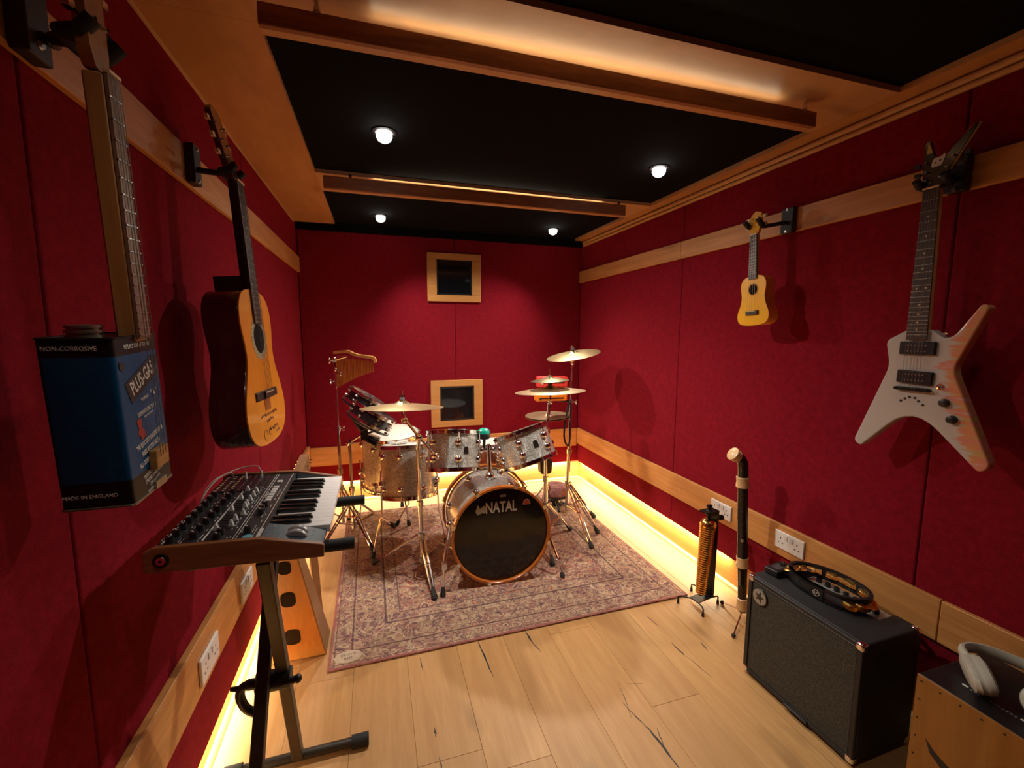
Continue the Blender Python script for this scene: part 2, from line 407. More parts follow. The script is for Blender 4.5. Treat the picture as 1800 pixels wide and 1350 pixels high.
# ------------------------------------------------------------------ rug
def rug_mat(hx, hy):
    m_, nt, bs = newmat('persian_rug')
    t = N(nt, 'ShaderNodeTexCoord'); sp = N(nt, 'ShaderNodeSeparateXYZ'); L(nt, t.outputs['Object'], sp.inputs[0])
    ax = math_(nt, 'ABSOLUTE', sp.outputs[0]); ay = math_(nt, 'ABSOLUTE', sp.outputs[1])
    d = math_(nt, 'MINIMUM', math_(nt, 'SUBTRACT', hx, ax), math_(nt, 'SUBTRACT', hy, ay))
    # wandering mirrored coordinates
    cv = N(nt, 'ShaderNodeCombineXYZ'); L(nt, ax, cv.inputs[0]); L(nt, ay, cv.inputs[1])
    n0 = N(nt, 'ShaderNodeTexNoise', i_Scale=9.0, i_Detail=2.0); L(nt, cv.outputs[0], n0.inputs[0])
    va = N(nt, 'ShaderNodeVectorMath', operation='MULTIPLY_ADD'); L(nt, n0.outputs['Color'], va.inputs[0]); va.inputs[1].default_value = (.10,.10,0); L(nt, cv.outputs[0], va.inputs[2])
    def vor(scale, feat='F1'):
        v = N(nt, 'ShaderNodeTexVoronoi', feature=feat, i_Scale=scale); L(nt, va.outputs[0], v.inputs['Vector']); return v
    v2, v3 = vor(9.5), vor(21.0)
    def vine(scale, width, off):
        mp = N(nt, 'ShaderNodeMapping'); mp.inputs['Location'].default_value = (off, off*1.7, 0); L(nt, va.outputs[0], mp.inputs[0])
        n = N(nt, 'ShaderNodeTexNoise', i_Scale=scale, i_Detail=1.0, i_Distortion=1.6); L(nt, mp.outputs[0], n.inputs[0])
        a = math_(nt, 'ABSOLUTE', math_(nt, 'SUBTRACT', n.outputs[0], .5)); return ramp(nt, a, [(width*.6, (1,1,1)), (width, (0,0,0))])
    n1 = N(nt, 'ShaderNodeTexNoise', i_Scale=5.0, i_Detail=3.0); L(nt, cv.outputs[0], n1.inputs[0])
    n2 = N(nt, 'ShaderNodeTexNoise', i_Scale=26.0, i_Detail=5.0, i_Roughness=.7); L(nt, t.outputs['Object'], n2.inputs[0])
    field = ramp(nt, n1.outputs[0], [(.34, (.34,.10,.075)), (.44, (.38,.19,.12)), (.52, (.34,.12,.10)), (.60, (.40,.23,.15)), (.68, (.26,.08,.085))])
    bord = ramp(nt, n1.outputs[0], [(.34, (.38,.23,.15)), (.46, (.30,.14,.115)), (.56, (.42,.27,.17)), (.66, (.26,.105,.10))])
    inb = ramp(nt, d, [(.0, (1,1,1)), (.335, (1,1,1)), (.337, (0,0,0))], 'CONSTANT')
    c = mix(nt, inb, field, bord)
    c = mix(nt, math_(nt, 'MULTIPLY', vine(11.0, .034, 5.0), .75), c, (.10, .05, .075))
    c = mix(nt, math_(nt, 'MULTIPLY', vine(13.0, .040, 1.0), .85), c, (.56, .42, .27))
    c = mix(nt, math_(nt, 'MULTIPLY', vine(19.0, .04, 9.0), .65), c, (.52, .38, .24))
    c = mix(nt, math_(nt, 'MULTIPLY', vine(16.0, .030, 13.0), .70), c, (.085, .045, .08))
    fl = ramp(nt, v2.outputs['Distance'], [(.10, (.62,.20,.11)), (.13, (.08,.04,.07)), (.19, (.55,.40,.26)), (.24, (.20,.07,.07))], 'CONSTANT')
    fm_ = ramp(nt, v2.outputs['Distance'], [(.26, (1,1,1)), (.28, (0,0,0))]); c = mix(nt, math_(nt, 'MULTIPLY', fm_, .7), c, fl)
    fd = ramp(nt, v3.outputs['Distance'], [(.12, (1,1,1)), (.17, (0,0,0))]); c = mix(nt, math_(nt, 'MULTIPLY', fd, .55), c, (.13, .055, .08))
    # guard lines and edging
    for a, b, col in ((.0, .013, (.33,.10,.095)), (.022, .027, (.16,.07,.06)), (.096, .104, (.09,.04,.05)), (.108, .112, (.42,.29,.18)), (.255, .265, (.07,.035,.05)), (.27, .274, (.46,.33,.2)), (.330, .337, (.10,.05,.055))):
        f = math_(nt, 'MULTIPLY', math_(nt, 'GREATER_THAN', d, a), math_(nt, 'LESS_THAN', d, b)); c = mix(nt, math_(nt, 'MULTIPLY', f, .85), c, col)
    # worn, ribbed weave
    c = mix(nt, math_(nt, 'MULTIPLY', ramp(nt, n2.outputs[0], [(.35, (0,0,0)), (.7, (1,1,1))]), .22), c, (.36, .25, .18))
    wv = N(nt, 'ShaderNodeTexWave', wave_type='BANDS', bands_direction='X', i_Scale=75.0, i_Distortion=.4); L(nt, t.outputs['Object'], wv.inputs[0])
    c = mix(nt, math_(nt, 'MULTIPLY', wv.outputs['Fac'], .14), c, (.13, .07, .07))
    L(nt, c, bs.inputs['Base Color']); bs.inputs['Roughness'].default_value = 1.0; bs.inputs['Specular IOR Level'].default_value = .1
    bump(nt, bs, wv.outputs['Fac'], .4, .002)
    return m_
RX0, RX1, RY0, RY1 = -.262, 1.655, 1.945, 3.72
rcx, rcy, rhx, rhy = (RX0+RX1)/2, (RY0+RY1)/2, (RX1-RX0)/2, (RY1-RY0)/2
rug = MB().box((0,0,0), (2*rhx, 2*rhy, .010)).build('rug', rug_mat(rhx, rhy), bevel=.003)
rug.rotation_euler = (0, 0, R(.6)); rug.location = (rcx, rcy, .0055)
tag(rug, 'worn red and beige patterned rug under the drum kit', 'rug'); WM['rug'] = Matrix.Translation((rcx, rcy, .0055))
ell = [(.062*math.cos(t*math.pi/12)*(1+.05*math.cos(8*t*math.pi/12)), .040*math.sin(t*math.pi/12)*(1+.05*math.cos(8*t*math.pi/12))) for t in range(24)]
bx, by = -rhx+.085, -rhy+.068
MB().prism([(bx+a, by+b) for a, b in ell], .0052, .0056).build('printed_badge', plain('rug_badge', (.50,.38,.27), .9), rug)
for i, s_ in enumerate(('DRUM N', 'BASE')):
    text(s_, .023, plain('rug_ink', (.16,.09,.09), .9), rug, Matrix.Translation((bx, by+.011-.022*i, .0057)), sx=.75)
ZR = .0105

# ------------------------------------------------------------------ drum kit
def sparkle(name, c1, c2):
    m_, nt, bs = newmat(name)
    v = N(nt, 'ShaderNodeTexVoronoi', i_Scale=230.0); L(nt, coords(nt), v.inputs['Vector'])
    v2 = N(nt, 'ShaderNodeTexVoronoi', i_Scale=120.0); L(nt, coords(nt, loc=(.3,.1,.7)), v2.inputs['Vector'])
    c = ramp(nt, v.outputs['Color'], [(.25, c1), (.6, c2), (.9, (.90,.89,.84))]); L(nt, c, bs.inputs['Base Color'])
    bs.inputs['Metallic'].default_value = .45; bs.inputs['Roughness'].default_value = .30
    bs.inputs['Coat Weight'].default_value = .6; bs.inputs['Coat Roughness'].default_value = .08
    sx_ = N(nt, 'ShaderNodeSeparateColor'); L(nt, v2.outputs['Color'], sx_.inputs[0])
    bump(nt, bs, v.outputs['Color'], .55, .004); return m_
GLIT = sparkle('silver_sparkle', (.34,.34,.31), (.60,.60,.55))
AMBER = wood('amber_hoop', (.38,.095,.012), (.50,.145,.022), 'X', 6, knots=False, rough=.25, coat=.6)
HEADW = plain('coated_head', (.72,.67,.58), .6, var=.05)
HEADC = plain('clear_head', (.30,.22,.17), .25, var=.1)
HEADB = plain('black_head', (.012,.010,.009), .13, var=.2)
BADGE = plain('badge_metal', (.03,.03,.028), .35, .6)
def lug(mb, p, d, r=.017, h=.02):
    Rm = align_z(d); mb.lathe([(r*1.05, 0), (r, h*.35), (r*.72, h*.75), (r*.3, h), (1e-5, h*1.02)], 12, p, Rm)
def drum(name, label, o, rot, rad, dep, nl=6, group=None, shell=GLIT, head=HEADW, a0=.3, lugr=.023, hoop=CHROME, badge=None, rods=True, hooph=.026, low=HEADC, gap=.022):
    t = thing(name, label, 'drum', o, rot, group)
    MB().lathe([(rad-.008, -dep/2), (rad, -dep/2), (rad, dep/2), (rad-.008, dep/2)], 56, closed=True).build('shell', shell, t)
    for s_, hm in ((1, head), (-1, low)):
        z = s_*dep/2
        MB().lathe([(rad+.002, z), (rad-.006, z+s_*.006), (1e-5, z+s_*.005)], 56).build('drum_head', hm, t)
        z0 = z - s_*.008; z1 = z + s_*(hooph-.008)
        MB().lathe([(rad+.003, z0), (rad+.012, z0), (rad+.012, z0+s_*.005), (rad+.007, z0+s_*.006), (rad+.007, z1-s_*.004), (rad+.011, z1-s_*.003), (rad+.010, z1), (rad+.003, z1)], 56, closed=True).build('hoop', hoop, t)
    for k in range(nl):
        a = a0 + 2*math.pi*k/nl; d = V((math.cos(a), math.sin(a), 0))
        for s_ in (1, -1):
            mb = MB(); z = s_*(dep/2 - .035 - gap)
            lug(mb, d*rad + V((0,0,z)), d, lugr, .022); lo = mb.build('lug', CHROME, t)
            if rods:
                e = MB(); rr_ = rad + .013
                e.cyl(d*rr_ + V((0,0,z)), d*rr_ + V((0,0,s_*(dep/2+.014))), .0035, n=6)
                e.box(d*rr_ + V((0,0,s_*(dep/2+.006))), (.014,.014,.010), rotz(a)); e.build('tension_rod', CHROME, lo)
    if badge is not None:
        d = V((math.cos(badge), math.sin(badge), 0)); Rm = Matrix((V((-d.y, d.x, 0)), V((0,0,1)), d)).transposed()
        M = Rm.to_4x4(); M.translation = d*(rad)
        out = [(-.015,-.02), (.015,-.02), (.015,.008)] + [(.015*math.cos(i*math.pi/8), .008+.015*math.sin(i*math.pi/8)) for i in range(1, 8)] + [(-.015,.008)]
        b = MB().prism(out, -.001, .003, M).build('badge', BADGE, t)
        MB().lathe([(1e-5,0),(.005,0),(.005,.002),(1e-5,.002)], 10, d*(rad+.003)+V((0,0,.008)), Rm).build('air_vent', CHROME, b)
    return t
# bass drum, axis along +Y (front towards the camera)
BX = Matrix((V((1,0,0)), V((0,0,1)), V((0,-1,0)))).transposed()      # local x right, y up, z towards the camera
brot = Matrix.Rotation(-.027, 3, 'Z') @ BX
BR_, BD = .290, .42
bc = V((.675, 2.367, .312)); n_ = brot @ V((0,0,1)); bo = bc - n_*(BD/2 + .018)
bass = thing('bass_drum', 'large silver sparkle bass drum with amber hoop and black front head on the rug', 'drum', bo, brot)
MB().lathe([(BR_-.03, -BD/2), (BR_-.02, -BD/2), (BR_-.02, BD/2), (BR_-.03, BD/2)], 72, closed=True).build('shell', GLIT, bass)
for s_ in (1, -1):
    z0, z1 = s_*(BD/2-.008), s_*(BD/2+.024)
    MB().lathe([(BR_-.006, z0), (BR_+.009, z0), (BR_+.010, z1), (BR_-.002, z1), (BR_-.006, z1-s_*.006)], 72, closed=True).build('hoop', AMBER, bass)
fh = MB().lathe([(BR_-.004, BD/2+.004), (BR_-.014, BD/2+.008), (1e-5, BD/2+.009)], 72).build('front_head', HEADB, bass)
MB().lathe([(BR_-.014, -BD/2-.004), (1e-5, -BD/2-.006)], 48).build('batter_head', HEADW, bass)
for k in range(8):
    a = math.pi/8 + 2*math.pi*k/8 + .12; d = V((math.cos(a), math.sin(a), 0))
    for s_ in (1, -1):
        mb = MB(); lug(mb, d*(BR_-.02) + V((0,0,s_*(BD/2-.085))), d, .021, .024); lo = mb.build('lug', CHROME, bass)
        e = MB().cyl(d*(BR_+.012)+V((0,0,s_*(BD/2-.085))), d*(BR_+.016)+V((0,0,s_*(BD/2+.02))), .004, n=6)
        e.box(d*(BR_+.014)+V((0,0,s_*(BD/2+.008))), (.008,.024,.036), rotz(a)); e.box(d*(BR_+.006)+V((0,0,s_*(BD/2+.025))), (.014,.022,.003), rotz(a)); e.build('claw', CHROME, lo)
zt = BD/2 + .0095
DEC = plain('decal_silver', (.46,.43,.37), .5)
text('NATAL', .090, DEC, fh, Matrix.Translation((-.005, .170, zt)) , sx=.66, bold=.0022)
MB().prism([(-.024+.012, .232), (.012+.012, .232), (.012+.012, .246), (-.024+.012, .246)], zt, zt+.0005).build('printed_label', plain('decal_grey', (.22,.20,.17), .6), fh)
sq = [(-.155,.150),(-.158,.162),(-.150,.180),(-.146,.198),(-.139,.190),(-.137,.180),(-.127,.174),(-.118,.184),(-.104,.190),(-.096,.182),(-.097,.165),(-.100,.152),(-.103,.143),(-.120,.147),(-.138,.139),(-.147,.135)]
MB().prism(rounded(sq, .004, 2), zt, zt+.0005).build('emblem', plain('decal_olive', (.36,.35,.27), .6), fh)
dome = [(.128,.172)] + [(.151+.023*math.cos(math.pi-i*math.pi/8), .180+.026*math.sin(math.pi-i*math.pi/8)) for i in range(9)] + [(.174,.172)]
em = MB().prism(rounded(dome, .004, 2), zt, zt+.0005).build('emblem', plain('decal_pink', (.60,.36,.33), .6), fh)
MB().prism([(.151+(a-.151)*.78, .181+(b-.181)*.72) for a, b in dome], zt+.0004, zt+.0009).build('emblem_centre', plain('decal_red', (.45,.07,.05), .6), em)
# spurs
def wb_(parent, p): return WM[parent.name].inverted() @ V(p)
for s_, top, kn, ft in ((-1, (.388,2.50,.36), (.330,2.372,.175), (.318,2.345,.018)), (1, (.965,2.50,.36), (1.030,2.36,.10), (1.048,2.325,.018))):
    sp = MB().tube([top, kn], [.011, .010], 10)
    sp.box(kn, (.03,.03,.034)); sp.cyl(kn, V(kn)+(V(ft)-V(kn))*.75, .007, n=8); sp.ball(V(top), .026, 12, 8)
    spo = sp.build('spur', CHROME, bass, world=True)
    dv = (V(ft)-V(kn)).normalized(); MB().cyl(V(kn)+(V(ft)-V(kn))*.72, ft, .010, .017, 10).build('rubber_foot', RUBBER, spo, world=True)
# tom mount on the bass drum
MB().cyl((.66,2.60,.58), (.655,2.62,.80), .013, n=12).ball((.66,2.60,.60), .03, 12, 8).cyl((.52,2.645,.765), (.76,2.60,.765), .010, n=10).ball((.61,2.63,.765), .022, 10, 8).ball((.69,2.615,.765), .022, 10, 8).build('tom_mount', CHROME, bass, world=True)
# rack toms
R1 = rotz(R(4)) @ roty(R(5)) @ rotx(R(-16))
T1 = V((.440, 2.672, .760))
drum('rack_tom', 'silver sparkle rack tom standing level left of the bass drum top', T1, R1, .157, .215, 6, 'rack toms', a0=-1.62, badge=-1.30)
R2 = rotz(R(-4)) @ roty(R(-17)) @ rotx(R(-16))
T2 = V((.882, 2.560, .787))
drum('rack_tom', 'silver sparkle rack tom tilted over the right of the bass drum', T2, R2, .166, .185, 6, 'rack toms', a0=-1.95, badge=-1.36)
# floor toms
def floor_tom(label, o, rad, dep, a0, legs, rot):
    t = drum('floor_tom', label, o, rot, rad, dep, 8, 'floor toms', a0=a0)
    for (a, ft) in legs:
        d = rot @ V((math.cos(a), math.sin(a), 0)); up = rot @ V((0,0,1))
        p0 = V(o) + d*(rad+.022) + up*(.02); p1 = V(o) + d*(rad+.022) - up*(dep/2 + .10); p1.z = max(p1.z, .10)
        f = V((ft[0], ft[1], ZR+.012))
        lg = MB().tube([p0, p1, p1 + (f-p1)*.5 + V((0,0,.01)), f], .0062, 8).ball(V(o)+d*(rad+.014)-up*.075, .026, 12, 8).build('leg', CHROME, t, world=True)
        MB().cyl(f + (p1-f).normalized()*.045, f, .012, .017, 10).build('rubber_foot', RUBBER, lg, world=True)
    return t
Rft = rotz(0) @ rotx(R(-11))
floor_tom('silver sparkle floor tom nearest the camera, behind the left cymbal stand', (.190, 3.085, .535), .186, .330, -1.9,
          ((R(206), (-.066,2.873)), (R(-25), (.43,2.93)), (R(95), (.20,3.33))), Rft)
floor_tom('silver sparkle floor tom with broad white head, behind the other floor tom', (.085, 3.50, .510), .212, .40, -2.2,
          ((R(190), (-.17,3.44)), (R(-60), (.105,3.345)), (R(70), (.17,3.70))), rotx(R(5)))
pad = thing('practice_pad', 'small tan round pad leaning on the rear floor tom rim', 'pad', (-.055, 3.335, .735), rotz(R(20)) @ roty(R(18)))
MB().lathe([(1e-5,-.012),(.062,-.012),(.066,-.008),(.066,.006),(1e-5,.006)], 28).build('base', DARKMETAL, pad)
MB().lathe([(.0585,.006),(.058,.011),(1e-5,.012)], 28).build('playing_surface', plain('tan_rubber', (.42,.25,.14), .7), pad)
# snare drum behind the toms
drum('snare_drum', 'chrome snare drum half hidden between the two rack toms', (.775, 3.07, .615), rotx(R(-6)), .185, .14, 8, shell=plain('shell_reflection', (.45,.17,.09), .22, .9), a0=.1)  # red-brown reflection on the shell is put into its colour

# ---- hardware
def wingnut(mb, p, d=(1,0,0), s_=1.0):
    d = V(d).normalized(); p = V(p); mb.cyl(p, p+d*.022*s_, .006*s_, n=8); q = p + d*.026*s_; mb.ball(q + V((0,0,.010*s_)), .009*s_, 8, 6).ball(q - V((0,0,.010*s_)), .009*s_, 8, 6)
def stand(name, label, base, secs, collar, feet, cat='stand', group=None, tilt=(0,0), extra=None, legr=.006, low=.06):
    """secs: list of (radius, z_top) from the bottom, tube at base leaning by tilt per metre"""
    t = thing(name, label, cat, (base[0], base[1], 0), None, group)
    def ax(z): return V((base[0] + tilt[0]*z, base[1] + tilt[1]*z, z))
    mb = MB(); z0 = low
    for i, (r_, z1) in enumerate(secs):
        mb.cyl(ax(z0), ax(z1), r_, n=14); z0 = z1 - .012
    mb.build('pole', CHROME, t, world=True)
    cl = MB(); z = secs[0][1]
    for i, (r_, z1) in enumerate(secs[:-1]):
        cl.cyl(ax(z1-.022), ax(z1+.012), r_+.006, n=12); wingnut(cl, ax(z1) + V((r_+.004, -.004, 0)), (1,-.4,0) if i % 2 else (-1,-.3,0))
    cl.build('clamp', CHROME, t, world=True)
    cz = collar
    MB().cyl(ax(cz-.02), ax(cz+.02), secs[0][0]+.009, n=12).build('collar', STEEL, t, world=True)
    MB().cyl(ax(cz*.36-.015), ax(cz*.36+.012), secs[0][0]+.008, n=12).build('brace_collar', STEEL, t, world=True)
    for fx, fy in feet:
        f = V((fx, fy, ZR + .014)); c = ax(cz); d = (f-c); h = V((d.x, d.y, 0)).normalized(); s_ = V((-h.y, h.x, 0))*.011
        a = c + h*.022; e = f - d.normalized()*.03; lg = MB()
        md = a + (e-a)*.52
        for k in (1, -1):
            lg.tube([a + s_*k, md + s_*k, e + s_*k*.6], legr, 7); lg.tube([ax(cz*.36) + h*.02 + s_*k*.8, md + s_*k*.8], legr*.85, 6)
        lg.box(md, (.014,.03,.014), rotz(math.atan2(h.y, h.x)))
        lo = lg.build('leg', CHROME, t, world=True)
        MB().cyl(f - d.normalized()*.055, f, .010, .019, 10).ball(f, .019, 10, 6, (1,1,.7)).build('rubber_foot', RUBBER, lo, world=True)
    return t, ax
def boom(t, p, q, r=.008, q2=None):
    b = MB().cyl(p, q, r, n=10).ball(p, .019, 12, 8).ball(q, .017, 12, 8)
    wingnut(b, V(p), (.6,-1,0)); wingnut(b, V(q), (-1,-.5,0), .8); return b.build('boom_arm', CHROME, t, world=True)
def cym_rod(t, c, n, below=.07, above=.055):
    c, n = V(c), V(n).normalized(); m_ = MB().cyl(c-n*below, c+n*above, .0042, n=8).cyl(c-n*.034, c-n*.016, .011, .013, n=12)
    m_.build('cymbal_rod', CHROME, t, world=True)
    MB().cyl(c+n*.020, c+n*.036, .016, .013, n=12).build('felt_washer', plain('grey_felt', (.10,.10,.10), .9), t, world=True)
    w_ = MB().cyl(c+n*.037, c+n*.045, .009, n=10); w_.box(c+n*.044, (.034,.007,.010), align_z(n)); w_.build('wing_nut', CHROME, t, world=True)
def brass(name, c1, c2, rough):
    m_, nt, bs = newmat(name)
    w_ = N(nt, 'ShaderNodeTexWave', wave_type='RINGS', rings_direction='Z', i_Scale=42.0, i_Distortion=.6); L(nt, coords(nt), w_.inputs[0])
    no = N(nt, 'ShaderNodeTexNoise', i_Scale=14.0, i_Detail=3.0); L(nt, coords(nt), no.inputs[0])
    c = mix(nt, .5, ramp(nt, no.outputs[0], [(.3, c1), (.7, c2)]), ramp(nt, w_.outputs['Fac'], [(0, c1), (1, c2)])); L(nt, c, bs.inputs['Base Color'])
    bs.inputs['Metallic'].default_value = 1; bs.inputs['Roughness'].default_value = rough; bump(nt, bs, w_.outputs['Fac'], .12, .001); return m_
BR1 = brass('cymbal_bronze', (.62,.46,.22), (.80,.64,.36), .34)
BR2 = brass('cymbal_dark', (.16,.12,.06), (.30,.22,.10), .4)
BR3 = brass('cymbal_aged', (.50,.36,.22), (.68,.50,.30), .42)
def cymbal(label, c, n, rad, mat, group='cymbals', bow=.10, name='cymbal'):
    t = thing(name, label, 'cymbal', c, align_z(n), group)
    br_ = rad*.20; h = rad*bow
    pr = [(.006, 0), (br_*.5, -.004), (br_*.9, -.016), (br_*1.08, -.020)] + [(br_*1.08 + (rad-br_*1.08)*k/6, -.020 - h*(k/6)**1.5) for k in range(1, 7)]
    MB().lathe(pr + [(r_, z-.0016) for r_, z in pr[::-1]], 64, (0,0,.018), closed=True).build('bow', mat, t, ang=60)
    return t
# left crash on a boom stand in front of the floor toms
tC, axC = stand('cymbal_stand', 'chrome boom cymbal stand in front of the floor toms', (.237, 2.66), [(.0145,.46), (.0115,.80)], .245, [(-.06,2.815), (.268,2.33), (.52,2.72)], tilt=(-.022,-.05), group='cymbal stands')
boom(tC, (.300,2.462,.800), (.150,2.60,.985), .0085)
cC = V((.134,2.593,1.088)); MB().cyl(axC(.80), (.222,2.535,.893), .010, n=10).ball((.222,2.535,.893), .022, 12, 8).cyl((.150,2.60,.985), cC, .006, n=8).build('tilter', CHROME, tC, world=True)
cymbal('pale bronze crash cymbal lying flat above the floor toms', cC, (.02,.09,1), .238, BR1); cym_rod(tC, cC, (.02,.09,1), above=.075)
# ride + splash
tD, axD = stand('cymbal_stand', 'chrome cymbal stand beside the right rack tom, carrying ride and splash cymbals', (1.105, 2.765), [(.0145,.50), (.0115,.84)], .30, [(1.04,2.47), (1.36,2.90), (.95,2.98)], tilt=(-.03,-.06), group='cymbal stands')
cD = V((1.109,2.719,1.130)); boom(tD, axD(.84), (1.112,2.715,1.035), .009); MB().cyl((1.112,2.715,1.035), cD, .006, n=8).build('tilter', CHROME, tD, world=True)
nD = V((-.03,.06,1)); cymbal('wide bronze ride cymbal below a small dark splash', cD, nD, .238, BR3); cym_rod(tD, cD, nD, above=.13)
cymbal('small dark splash cymbal stacked above the ride cymbal', (1.107,2.725,1.198), (-.05,.03,1), .128, BR2, bow=.14)
# tall crash at the right
tE, axE = stand('cymbal_stand', 'tall chrome straight cymbal stand near the right back corner', (1.452, 3.172), [(.0165,.55), (.0135,.95), (.0095,1.27)], .27, [(1.64,3.05), (1.535,2.79), (1.385,2.60), (1.24,3.30)][:3], tilt=(.022,0), group='cymbal stands')
cE = V((1.481,3.167,1.345)); nE = V((-.20,-.05,1)); MB().ball((1.480,3.17,1.262), .020, 12, 8).cyl((1.480,3.17,1.262), cE, .006, n=8).build('tilter', CHROME, tE, world=True)
cymbal('highest pale bronze crash cymbal near the right back corner', cE, nE, .212, BR1); cym_rod(tE, cE, nE)
# hi-hat
tF, axF = stand('hi_hat_stand', 'slim chrome hi-hat stand behind the right rack tom', (1.315, 3.27), [(.012,.60), (.0055,.98)], .23, [(1.20,3.42), (1.20,3.12), (1.48,3.36)], low=.03)
for s_ in (1, -1):
    cymbal('%s hi-hat cymbal behind the right rack tom' % ('upper bronze' if s_ > 0 else 'lower bronze'), (1.315,3.27,.825+.010*s_), (-.03*s_,.0,s_), .182, BR3, 'hi-hat pair', .07)
MB().box((1.30,3.14,.045), (.09,.27,.012), rotx(R(10))).box((1.30,3.20,.022), (.11,.36,.012)).build('pedal', STEEL, tF, world=True)
# jam blocks on the tall stand
def jam(label, c, rz, d, col):
    t = thing('jam_block', label, 'percussion', c, rotz(rz) @ rotx(R(0)), 'jam blocks')
    mt = plain('jam_plastic', col, .35, var=.05)
    MB().box((0,0,0), d).build('body', mt, t, bevel=.008)
    MB().box((0,-d[1]/2-.001,-.004), (d[0]*.78,.006,.008)).build('slot', BLACK, t)
    MB().box((.0,.02,-d[2]/2-.010), (.035,.03,.024)).build('mount', BLACK, t)
    MB().lathe([(1e-5,0),(.012,0),(.010,.004),(1e-5,.004)], 12, (-d[0]*.36,-d[1]/2,-.01), rotx(R(90))).build('emblem', STEEL, t)
    return t
jam('red plastic jam block peeping out behind the splash cymbal', (1.272,3.09,1.128), R(-6), (.235,.07,.078), (.72,.045,.035))
jam('orange plastic jam block below the ride cymbal', (1.262,3.085,1.010), R(-6), (.245,.07,.055), (.86,.20,.012))
MB().cyl((1.262,3.10,.985), (1.268,3.10,1.18), .007, n=8).cyl((1.264,3.10,.992), axE(.95), .009, n=8).box((1.263,3.10,.99), (.04,.04,.03)).build('accessory_arm', DARKMETAL, tE, world=True)
# black cable looped on the tall stand
cb = thing('cable_loop', 'black cable looped over the tall cymbal stand', 'cable', (1.44,3.15,.95))
MB().tube(catmull([(1.462,3.148,.955),(1.44,3.14,.93),(1.415,3.14,.82),(1.405,3.14,.70),(1.415,3.14,.635),(1.445,3.146,.60),(1.458,3.148,.66),(1.460,3.148,.80),(1.462,3.148,.945)], 6, False), .0075, 8).build('cable', RUBBER, cb, world=True)
MB().box((1.468,3.150,.955), (.022,.022,.03)).build('clip', STEEL, cb, world=True)
# black block below the right rack tom, patterned cushion behind the stands
cw = thing('cowbell', 'black cowbell hanging below the right rack tom', 'percussion', (1.185,2.99,.50))
MB().prism(rounded([(-.050,.055),(.050,.055),(.044,-.040),(.030,-.052),(-.030,-.052),(-.044,-.040)], .006, 2), -.03, .03, Matrix.Translation((0,0,0)) @ rotx(R(90)).to_4x4()).build('body', BLACK, cw, bevel=.003)
MB().cyl((0,0,.05), (.07,.12,.10), .006, n=8).build('rod', CHROME, cw)
def paisley():
    m_, nt, bs = newmat('paisley_cloth')
    v = N(nt, 'ShaderNodeTexVoronoi', i_Scale=26.0); L(nt, coords(nt), v.inputs['Vector'])
    n1 = N(nt, 'ShaderNodeTexNoise', i_Scale=30.0, i_Detail=4.0); L(nt, coords(nt), n1.inputs[0])
    c = mix(nt, .5, ramp(nt, v.outputs['Distance'], [(.1, (.45,.30,.20)), (.35, (.36,.13,.11)), (.6, (.30,.10,.10))]), ramp(nt, n1.outputs[0], [(.4, (.20,.07,.08)), (.6, (.46,.27,.19))]))
    L(nt, c, bs.inputs['Base Color']); bs.inputs['Roughness'].default_value = .95; return m_
PAIS = paisley()
cu = thing('drum_stool', 'low stool with pink paisley seat and black base behind the right cymbal stands', 'stool', (1.425,3.34,ZR))
MB().lathe([(1e-5,.12),(.10,.12),(.115,.132),(.118,.185),(.106,.20),(1e-5,.205)], 8).build('seat', PAIS, cu, bevel=.01)
MB().cyl((0,0,.02), (0,0,.12), .03, n=12).box((0,0,.108), (.16,.16,.022)).build('post', BLACK, cu)
for k in range(3):
    a = 2.1*k + .4; MB().cyl((0,0,.08), (.11*math.cos(a),.11*math.sin(a),.008), .013, n=8).build('leg', BLACK, cu)
cu2 = thing('floor_cushion', 'small pink paisley cushion on the rug behind the bass drum', 'cushion', (1.14,3.06,ZR), rotz(R(15)))
MB().box((0,0,.055), (.18,.15,.11)).build('cover', PAIS, cu2, bevel=.03, seg=3)
MB().tube([(-.08,-.072,.055),(.08,-.072,.055),(.08,.072,.055),(-.08,.072,.055)], .004, 6, True).build('piping', plain('piping', (.2,.08,.07), .9), cu2)
# teal domed beater between the toms
te = thing('mallet', 'black capped mallet with teal dome standing between the rack toms', 'percussion', (.636,2.66,.80))
MB().cyl((.0,0,-.03), (0,-.012,.035), .010, n=10).build('handle', BLACK, te)
MB().lathe([(1e-5,.028),(.036,.030),(.042,.045),(.041,.066),(1e-5,.070)], 20).build('cap', BLACK, te)
MB().lathe([(.0385,.066),(.034,.084),(.020,.094),(1e-5,.097)], 20).build('dome', plain('teal_rubber', (.0,.30,.20), .3, var=.05), te)

# bar chimes and their stand
tA, axA = stand('percussion_stand', 'chrome stand holding the bar chimes in the left back corner', (-.283, 3.405), [(.0155,.46), (.012,.78), (.008,1.22)], .33, [(-.062,2.99), (-.45,3.30), (-.20,3.68)], tilt=(-.012,.10))
pv = axA(1.22); arm = V((-.215,3.515,1.318))
MB().cyl(pv, (pv.x-.004,pv.y+.006,1.285), .007, n=8).ball((pv.x-.004,pv.y+.006,1.292), .024, 12, 8).cyl((pv.x,pv.y,1.292), arm, .011, n=10).ball(pv, .018, 10, 8).build('tilter', CHROME, tA, world=True)
wn = MB(); wingnut(wn, pv + V((-.01,-.01,.06)), (-1,-.4,.3), 1.2); wingnut(wn, pv + V((-.01,-.01,-.09)), (-1,-.4,.1), 1.1); wingnut(wn, pv + V((.01,-.01,-.03)), (1,-.4,.1), 1.1); wn.build('wing_nut', CHROME, tA, world=True)
ch = thing('bar_chimes', 'golden bar chimes hanging from a curved wooden bar in the left back corner', 'chimes', (-.16,3.50,1.32))
